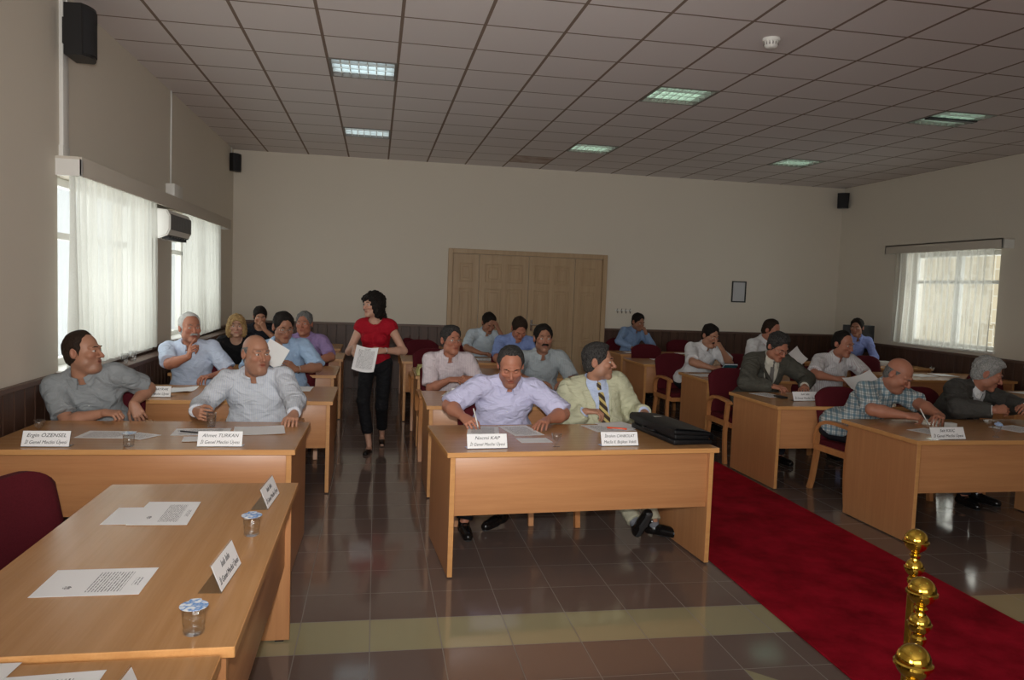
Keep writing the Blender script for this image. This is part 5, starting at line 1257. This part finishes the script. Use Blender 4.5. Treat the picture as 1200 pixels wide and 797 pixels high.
    if watch:
        s = watch; E, W = el[s], wr[s]; u = nrm(W - E); c = W - u * .025; a = nrm(np.cross(u, V3(0, 0, 1))); b = np.cross(a, u); bm = bmesh.new()
        ring_tube(bm, [Vector(c + (a * math.cos(t) + b * math.sin(t)) * .0315 - base) for t in [2 * math.pi * q / 16 for q in range(17)]], .005, 6, caps=False); w = obj('wristwatch', bm, M['chrome'], root, smooth=True)
    PEOPLE[key] = dict(root=root, wr=wr, el=el, J=J, base=base, Nk=Nk)
    return root

def seat_chair(hip, yaw, label, dx=0.0, dy=0.0):
    y = math.radians(yaw); chair(hip[0] + .07 * math.sin(y) + dx, hip[1] - .07 * math.cos(y) + dy, yaw, label)
def held_sheet(c, u, v, w, h, m, label, bend=.03):
    """a sheet of paper in the air: centre, width direction, up direction"""
    c, u, v = V3(*c), nrm(V3(*u)), V3(*v); v = nrm(v - u * (u @ v)); n = np.cross(u, v); N = 8; vs, fs, uvs = [], [], []
    for lay in (0, 1):
        for j in range(N + 1):
            for i in range(N + 1):
                a, b = i / N - .5, j / N - .5; vs.append(tuple(u * w * a + v * h * b + n * (bend * (4 * a * a + .6 * b) - bend * .4 + .0008 * lay))); uvs.append((i / N, j / N))
    K = (N + 1) ** 2
    for j in range(N):
        for i in range(N): q = j * (N + 1) + i; fs += [(q + K, q + 1 + K, q + N + 2 + K, q + N + 1 + K), (q + N + 1, q + N + 2, q + 1, q)]
    for i in range(N):
        fs.append((i, i + 1, i + 1 + K, i + K)); q = N * (N + 1) + i; fs.append((q + 1, q, q + K, q + 1 + K)); q = i * (N + 1); fs.append((q + N + 1, q, q + K, q + N + 1 + K)); q += N; fs.append((q, q + N + 1, q + N + 1 + K, q + K))
    me = bpy.data.meshes.new('held_paper'); me.from_pydata(vs, [], fs); ul = me.uv_layers.new(name='UVMap')
    for li, lp in enumerate(me.loops): ul.data[li].uv = uvs[lp.vertex_index % K]
    o = link_mesh('held_paper', me, m, None, tuple(c), True, .6); return tag(o, label, 'paper', 'sheets held by people')

PP = [
 ('L1', 'seated man in grey polo shirt, arm hooked sideways, face turned to the right', (-1.84, 5.74), (-1.87, 5.40, 1.16), dict(yaw=18, hyaw=78, hpitch=4, g=1.38, res=.6, skin='tan', hair='receding', hcol='brown', top='grey_polo', fat=.6, beard=.35, open_neck=.06,
    ha=(-1.70, 5.26, .785), pa=(-.7, -.2, -.9), da=(.95, -.25, -.02), ca=.85, na=(0, -.2, 1), hb=(-1.585, 5.46, .815), pb=(.15, 1, .05), db=(.42, -.15, -.75), nb=(.3, -.9, .1), cb=.3, sl_t=.80)),
 ('L2', 'bald heavy man in pale blue striped long sleeved shirt, holding a glass', (-.80, 5.86), (-.81, 5.55, 1.155), dict(yaw=4, hyaw=34, hpitch=-2, g=1.62, res=.6, skin='tan', hair='balding', hcol='dark_grey', top='pale_stripe', sleeve='long', fat=1.0, beard=.3, open_neck=.045, pocket=.07,
    ha=(-1.12, 5.17, .815), pa=(-.6, .2, -.8), da=(.5, -.85, -.05), na=(-.8, -.4, .2), ca=.55, hb=(-.51, 5.16, .80), pb=(.6, .2, -.8), db=(-.05, -.97, -.2), nb=(.1, -.2, 1), cb=.35)),
 ('L3', 'seated white haired moustached man in light blue shirt, pointing with raised hand', (-1.66, 7.58), (-1.64, 7.30, 1.21), dict(yaw=8, hyaw=32, g=1.32, res=1, skin='ruddy', hair='receding', hcol='white', top='light_blue', moustache='grey', beard=.25, pocket=.07,
    ha=(-1.575, 6.96, .985), pa=(-.8, -.15, -.8), da=(.28, -.35, .7), na=(-.7, -.5, .35), posea=[.0, .75, .85, .9], hb=(-1.42, 7.12, .80), cb=.4)),
 ('L4', 'seated woman with curly blonde hair and black top', (-1.54, 9.25), (-1.53, 9.0, 1.13), dict(yaw=5, hyaw=10, g=.92, res=1.4, skin='fair', hair='curly', hcol='blonde', top='black_top', sleeve='long', collar=False, open_neck=.06, shw=.165, hs=1.0, trousers='black_trousers')),
 ('L5', 'dark haired person in dark vest resting cheek on hand near the back left corner', (-1.50, 10.75), (-1.49, 10.5, 1.18), dict(yaw=8, hyaw=14, hpitch=-16, res=1.4, skin='tan', hair='tied', hcol='black', top='dark_vest', sleeve='short', collar=False, shw=.165, hs=1.0, hb=(-1.41, 10.36, 1.01), pb=(.7, -.2, -.7), db=(-.35, .1, .9), nb=(.6, -.6, .2), cb=.6, g=.95)),
 ('L6', 'seated man in glasses and sky blue shirt reading a raised sheet of paper', (-.80, 7.62), (-.83, 7.30, 1.235), dict(yaw=2, hyaw=24, hpitch=-14, g=1.30, res=1, skin='brown', hair='short', hcol='black', top='sky', glasses=True, sl_t=.95,
    ha=(-.99, 7.05, .92), pa=(-.8, 0, -.7), da=(.7, -.35, .3), na=(-.3, -.8, .4), ca=.55, hb=(-.69, 7.07, .875), pb=(.8, .1, -.5), db=(-.6, -.45, .35), nb=(.4, -.8, .2), cb=.55, watch=1)),
 ('L7', 'grey haired man in purple shirt with a white name badge', (-.77, 9.22), (-.79, 8.95, 1.18), dict(yaw=0, hyaw=-10, g=1.28, res=1.4, skin='ruddy', hair='short', hcol='dark_grey', top='purple', badge=.095, ha=(-.95, 8.68, .79), hb=(-.66, 8.66, .79), db=(-.9, -.2, 0), nb=(0, 0, 1), pb=(.9, 0, -.4))),
 ('W', 'standing woman in red sleeveless top and black cropped trousers carrying a sheet', (.02, 7.86), (-.02, 7.80, 1.455), dict(yaw=-12, hyaw=-52, hpitch=-3, g=.86, res=.6, skin='fair', hair='bob', hcol='black', top='red', sleeve='none', collar=False, open_neck=.115, bust=1, standing=True, shw=.150, trousers='black_trousers', hs=1.0, nose=.9,
    ha=(-.19, 7.64, 1.045), pa=(-.5, .55, -.7), da=(-.05, -.55, -.35), na=(-.8, -.3, .3), ca=.55, hb=(.085, 7.60, 1.015), pb=(.8, .45, -.5), db=(-.85, -.35, 0), nb=(.1, -.75, .6), cb=.5, watch=1,
    ankles=((-.03, 7.66, .075, 'w'), (.10, 8.12, .085, 'w')), toes=((-.22, -1, -.05), (.0, -1, -.12)))),
 ('C1', 'seated man in glasses and pink white short sleeved shirt with hands clasped', (.70, 7.52), (.71, 7.20, 1.16), dict(yaw=4, hyaw=22, g=1.26, shw=.182, res=1, skin='ruddy', hair='side', hcol='salt', top='pink_white', glasses=True, pocket=.07,
    ha=(.69, 6.99, .815), pa=(-.45, .3, -.9), da=(.9, -.35, .05), na=(-.1, -.4, .9), ca=.55, hb=(.90, 7.0, .82), pb=(.45, .3, -.9), db=(-.9, -.3, .1), nb=(.1, -.5, .85), cb=.6)),
 ('C2', 'man in pale ice blue shirt holding his forehead before the folding door', (1.44, 10.62), (1.52, 10.30, 1.18), dict(yaw=8, hyaw=14, hpitch=-30, res=1.4, skin='brown', hair='short', hcol='black', top='white_blue', lids=True, ha=(1.40, 10.05, .79), pa=(-.9, 0, -.4), da=(.9, -.3, 0), hb=(1.64, 10.17, 1.10), pb=(.6, -.3, -.9), db=(-.4, .05, .9), nb=(.7, -.5, .3), cb=.35, g=1.05)),
 ('C3', 'man in mid blue shirt looking down, behind the lavender shirt man', (1.67, 9.22), (1.68, 8.90, 1.19), dict(yaw=0, hyaw=4, hpitch=-38, res=1.4, skin='ruddy', hair='short', hcol='brown', top='blue', lids=True, ha=(1.50, 8.62, .79), hb=(1.86, 8.62, .79), g=1.1)),
 ('C4', 'seated man with black moustache in grey blue shirt, facing the camera', (1.64, 7.62), (1.62, 7.30, 1.19), dict(yaw=2, hyaw=0, g=1.42, res=1, skin='brown', hair='short', hcol='black', top='grey_blue', moustache='black', beard=.35, pocket=.07, sl_t=.9, ha=(1.50, 7.0, .80), da=(.8, -.5, 0), pa=(-.9, .1, -.3), hb=(1.80, 7.0, .80), db=(-.7, -.6, 0), pb=(.6, .3, -.7))),
 ('C5', 'seated man in lavender short sleeved shirt looking down and writing', (.92, 5.66), (.94, 5.25, 1.135), dict(yaw=-2, hyaw=-6, hpitch=-26, g=1.60, res=.6, skin='ruddy', hair='receding', hcol='salt', top='lavender', lids=True, beard=.5, pocket=.075, sl_t=1.0, open_neck=.05, fat=.3,
    ha=(.60, 5.06, .805), pa=(-.9, .1, -.5), da=(.38, -.88, -.22), na=(-.45, -.2, .9), posea=[.45, .55, .7, .8], hb=(1.17, 5.05, .79), pb=(.9, .1, -.4), db=(-.5, -.85, -.06), nb=(0, 0, 1), cb=.12, ankles=((.63, 5.10, .085, 'w'), (.90, 5.22, .11, 'w')), toes=((.05, -1, 0), (-.75, -.65, -.1)))),
 ('C6', 'seated man in beige suit with gold striped tie, head turned to the right', (1.68, 5.60), (1.65, 5.50, 1.15), dict(yaw=10, hyaw=66, g=1.36, res=.6, skin='tan', hair='side', hcol='salt', top='dress_blue', sleeve='long', jacket='beige', tie='tie_gold', trousers='beige_trousers', open_neck=.0, beard=.35, sock=True,
    ha=(1.53, 5.37, .80), pa=(-.5, .6, -.9), da=(.95, -.25, 0), na=(0, -.1, 1), ca=.5, hb=(1.97, 5.34, .80), pb=(.5, .6, -.9), db=(-.2, -.95, -.1), nb=(.2, 0, 1), cb=.4, ankles=((1.765, 4.84, .13, 'w'), (1.93, 4.95, .10, 'w')), toes=((.12, -.55, .8), (.75, -.65, .05)))),
 ('C7', 'man in denim blue shirt with hand on chin, right of the folding door', (4.02, 11.93), (4.17, 11.80, 1.19), dict(yaw=18, hyaw=24, hpitch=-20, res=1.4, skin='brown', hair='short', hcol='black', top='navy_sky', sleeve='long', beard=.4, ha=(4.0, 11.52, .79), pa=(-.9, 0, -.4), da=(.9, -.3, 0), hb=(4.27, 11.68, 1.02), pb=(.6, -.3, -.8), db=(-.35, .1, .9), nb=(.7, -.6, .2), cb=.7)),
 ('R1', 'man in white short sleeved shirt with hand over mouth, holding a teal booklet', (3.99, 9.22), (4.09, 8.90, 1.17), dict(yaw=10, hyaw=20, hpitch=-20, g=1.42, res=1, skin='tan', hair='short', hcol='black', top='white', moustache='black', fat=.6, ha=(4.0, 8.60, .80), pa=(-.9, .1, -.3), da=(.95, -.15, .1), na=(0, -.4, .9), ca=.5, hb=(4.18, 8.73, 1.01), pb=(.7, -.1, -.8), db=(-.5, .12, .75), nb=(.6, -.7, .3), cb=.8)),
 ('R2', 'man in white shirt, face half hidden behind the grey suited man in glasses', (4.76, 9.25), (4.93, 8.95, 1.255), dict(yaw=25, hyaw=38, hpitch=-26, res=1.4, skin='ruddy', hair='receding', hcol='brown', top='white', ha=(4.80, 8.68, .84), hb=(5.10, 8.75, .84), g=1.1)),
 ('R3', 'man in dark grey suit, grey tie and glasses, looking down at his papers', (3.93, 7.47), (3.99, 7.10, 1.18), dict(yaw=5, hyaw=14, hpitch=-30, g=1.36, res=1, skin='ruddy', hair='thick', hcol='salt', top='cream', sleeve='long', jacket='grey_suit', tie='tie_grey', glasses=True, lids=True, open_neck=0,
    ha=(3.88, 6.96, .80), pa=(-.9, .1, -.4), da=(.75, -.6, -.12), na=(-.2, -.2, .95), posea=[.2, .5, .6, .6], hb=(4.24, 6.98, .80), pb=(.9, .1, -.4), db=(-.45, -.85, -.06), cb=.4)),
 ('R4', 'man in white striped short sleeved shirt holding a sheet over his desk', (4.88, 7.74), (4.91, 7.40, 1.205), dict(yaw=4, hyaw=20, hpitch=-14, g=1.28, res=1, skin='ruddy', hair='receding', hcol='black', top='white_stripe', ha=(4.64, 7.08, .87), pa=(-.9, .1, -.4), da=(.9, -.25, 0), na=(0, -.5, .85), ca=.55, hb=(5.02, 7.06, .84), pb=(.9, .1, -.4), db=(-.55, -.6, .2), nb=(.3, -.7, .5), cb=.6)),
 ('R5', 'man in blue violet shirt in the far right corner, face turned to the left', (7.26, 10.78), (7.18, 10.50, 1.255), dict(yaw=-14, hyaw=-48, hpitch=-6, res=1.4, skin='brown', hair='short', hcol='black', top='blue_violet', sleeve='long', ha=(7.0, 10.28, .80), da=(.8, -.4, 0), hb=(7.22, 10.25, .80), db=(-.7, -.5, 0))),
 ('R6', 'bald man in blue and white checked shirt writing at the right front desk', (4.04, 6.0), (4.22, 5.58, 1.085), dict(yaw=16, hyaw=30, hpitch=-34, g=1.55, res=.6, skin='ruddy', hair='stubble_sides', hcol='dark_grey', top='plaid', fat=.9, lids=True, beard=.25, sl_t=.9, trousers='navy_trousers', 
    ha=(4.08, 5.27, .80), pa=(-.9, .0, -.35), da=(.93, -.3, -.05), na=(-.1, -.5, .85), posea=[.4, .5, .65, .75], hb=(4.37, 5.24, .80), pb=(.9, .2, -.4), db=(-.7, -.65, -.03), nb=(0, -.2, 1), cb=.4)),
 ('R7', 'grey haired man in charcoal suit and dark tie at the right edge, head bowed', (4.93, 6.0), (5.12, 5.66, 1.095), dict(yaw=10, hyaw=54, hpitch=-22, g=1.38, res=.6, skin='ruddy', hair='thick', hcol='grey', top='white', sleeve='long', jacket='grey_suit2', tie='tie_navy', open_neck=0, lids=True,
    ha=(4.88, 5.30, .845), pa=(-.8, .3, -.6), da=(.93, -.2, .12), na=(-.2, -.7, .6), ca=.55, hb=(5.17, 5.28, .87), pb=(.7, .3, -.8), db=(-.75, -.6, .1), nb=(.4, -.3, .8), cb=.6)),
]
import os
ONLY = None
CH = {'L1': 'burgundy chair of the man in the grey polo shirt', 'L2': 'burgundy chair of the bald man in the pale striped shirt', 'L3': 'burgundy chair of the pointing white haired man', 'L4': 'burgundy chair of the blonde woman', 'L5': 'burgundy chair of the person resting cheek on hand', 'L6': 'burgundy chair of the man reading a raised sheet', 'L7': 'burgundy chair of the man in the purple shirt',
  'C1': 'burgundy chair of the man with clasped hands', 'C2': 'burgundy chair of the man holding his forehead', 'C3': 'burgundy chair of the man in the mid blue shirt', 'C4': 'burgundy chair of the moustached man in grey blue shirt', 'C5': 'burgundy chair of the writing man in lavender shirt', 'C6': 'burgundy chair of the man in the beige suit', 'C7': 'burgundy chair of the man right of the folding door',
  'R1': 'burgundy chair of the man with the teal booklet', 'R2': 'burgundy chair of the man hidden behind the grey suit', 'R3': 'burgundy chair with curved armrest beside the carpet, of the grey suited man in glasses', 'R4': 'burgundy chair of the man in white striped shirt', 'R5': 'burgundy chair of the man in the far right corner', 'R6': 'burgundy chair with curved armrest at the right front desk, of the checked shirt man', 'R7': 'burgundy chair of the grey haired man in charcoal suit'}
OFF = {'C5': (-.06, -.12), 'C6': (.0, -.10), 'R1': (-.20, -.12), 'R3': (-.20, -.10), 'R6': (.04, -.08)}
for key, lb, hip, head, kw in PP:
    if ONLY and key not in ONLY: continue
    person(key, lb, hip, head, **kw)
    if key in CH: dx, dy = OFF.get(key, (0, 0)); seat_chair(hip, kw.get('yaw', 0) * (.3 if key[0] == 'R' else .6), CH[key], dx, dy)
# things in hands
held_sheet((-.855, 6.93, 1.02), (.78, -.30, -.42), (.42, .1, .80), .21, .20, PB, 'white sheet raised before the face of the man in sky blue shirt')
held_sheet((-.085, 7.44, .945), (.97, -.1, -.12), (.06, .62, .78), .21, .27, PT, 'printed sheet held by the standing woman in red')
held_sheet((4.84, 6.94, .86), (.9, -.1, .28), (.2, .75, .45), .30, .22, PB, 'white sheet held low by the man in white striped shirt')
held_sheet((5.10, 8.66, .92), (.65, -.2, -.75), (.6, .1, .6), .21, .26, PB, 'white sheet slanting down beside the grey suited man in glasses')
r = tag(empty('booklet', (4.17, 8.53, .80)), 'teal booklet held by the man with hand over mouth', 'booklet'); rt = Matrix.Rotation(math.radians(-38), 3, 'X')
bm = bmesh.new(); box(bm, (-.085, -.10, .006), (.085, .10, .010), .001, 1); box(bm, (-.085, -.10, -.010), (.085, .10, -.006), .001, 1); [setattr(v, 'co', rt @ v.co) for v in bm.verts]; obj('cover', bm, M['teal'], r)
bm = bmesh.new(); box(bm, (-.08, -.095, -.0058), (.083, .095, .0058)); [setattr(v, 'co', rt @ v.co) for v in bm.verts]; obj('pages', bm, M['paper'], r)
pen((.685, 4.93, .748), (.655, 5.00, .875), M['white_metal'], 'white pen in the hand of the man in lavender shirt'); pen((4.17, 5.13, .748), (4.13, 5.19, .87), M['white_metal'], 'white pen in the hand of the checked shirt man')
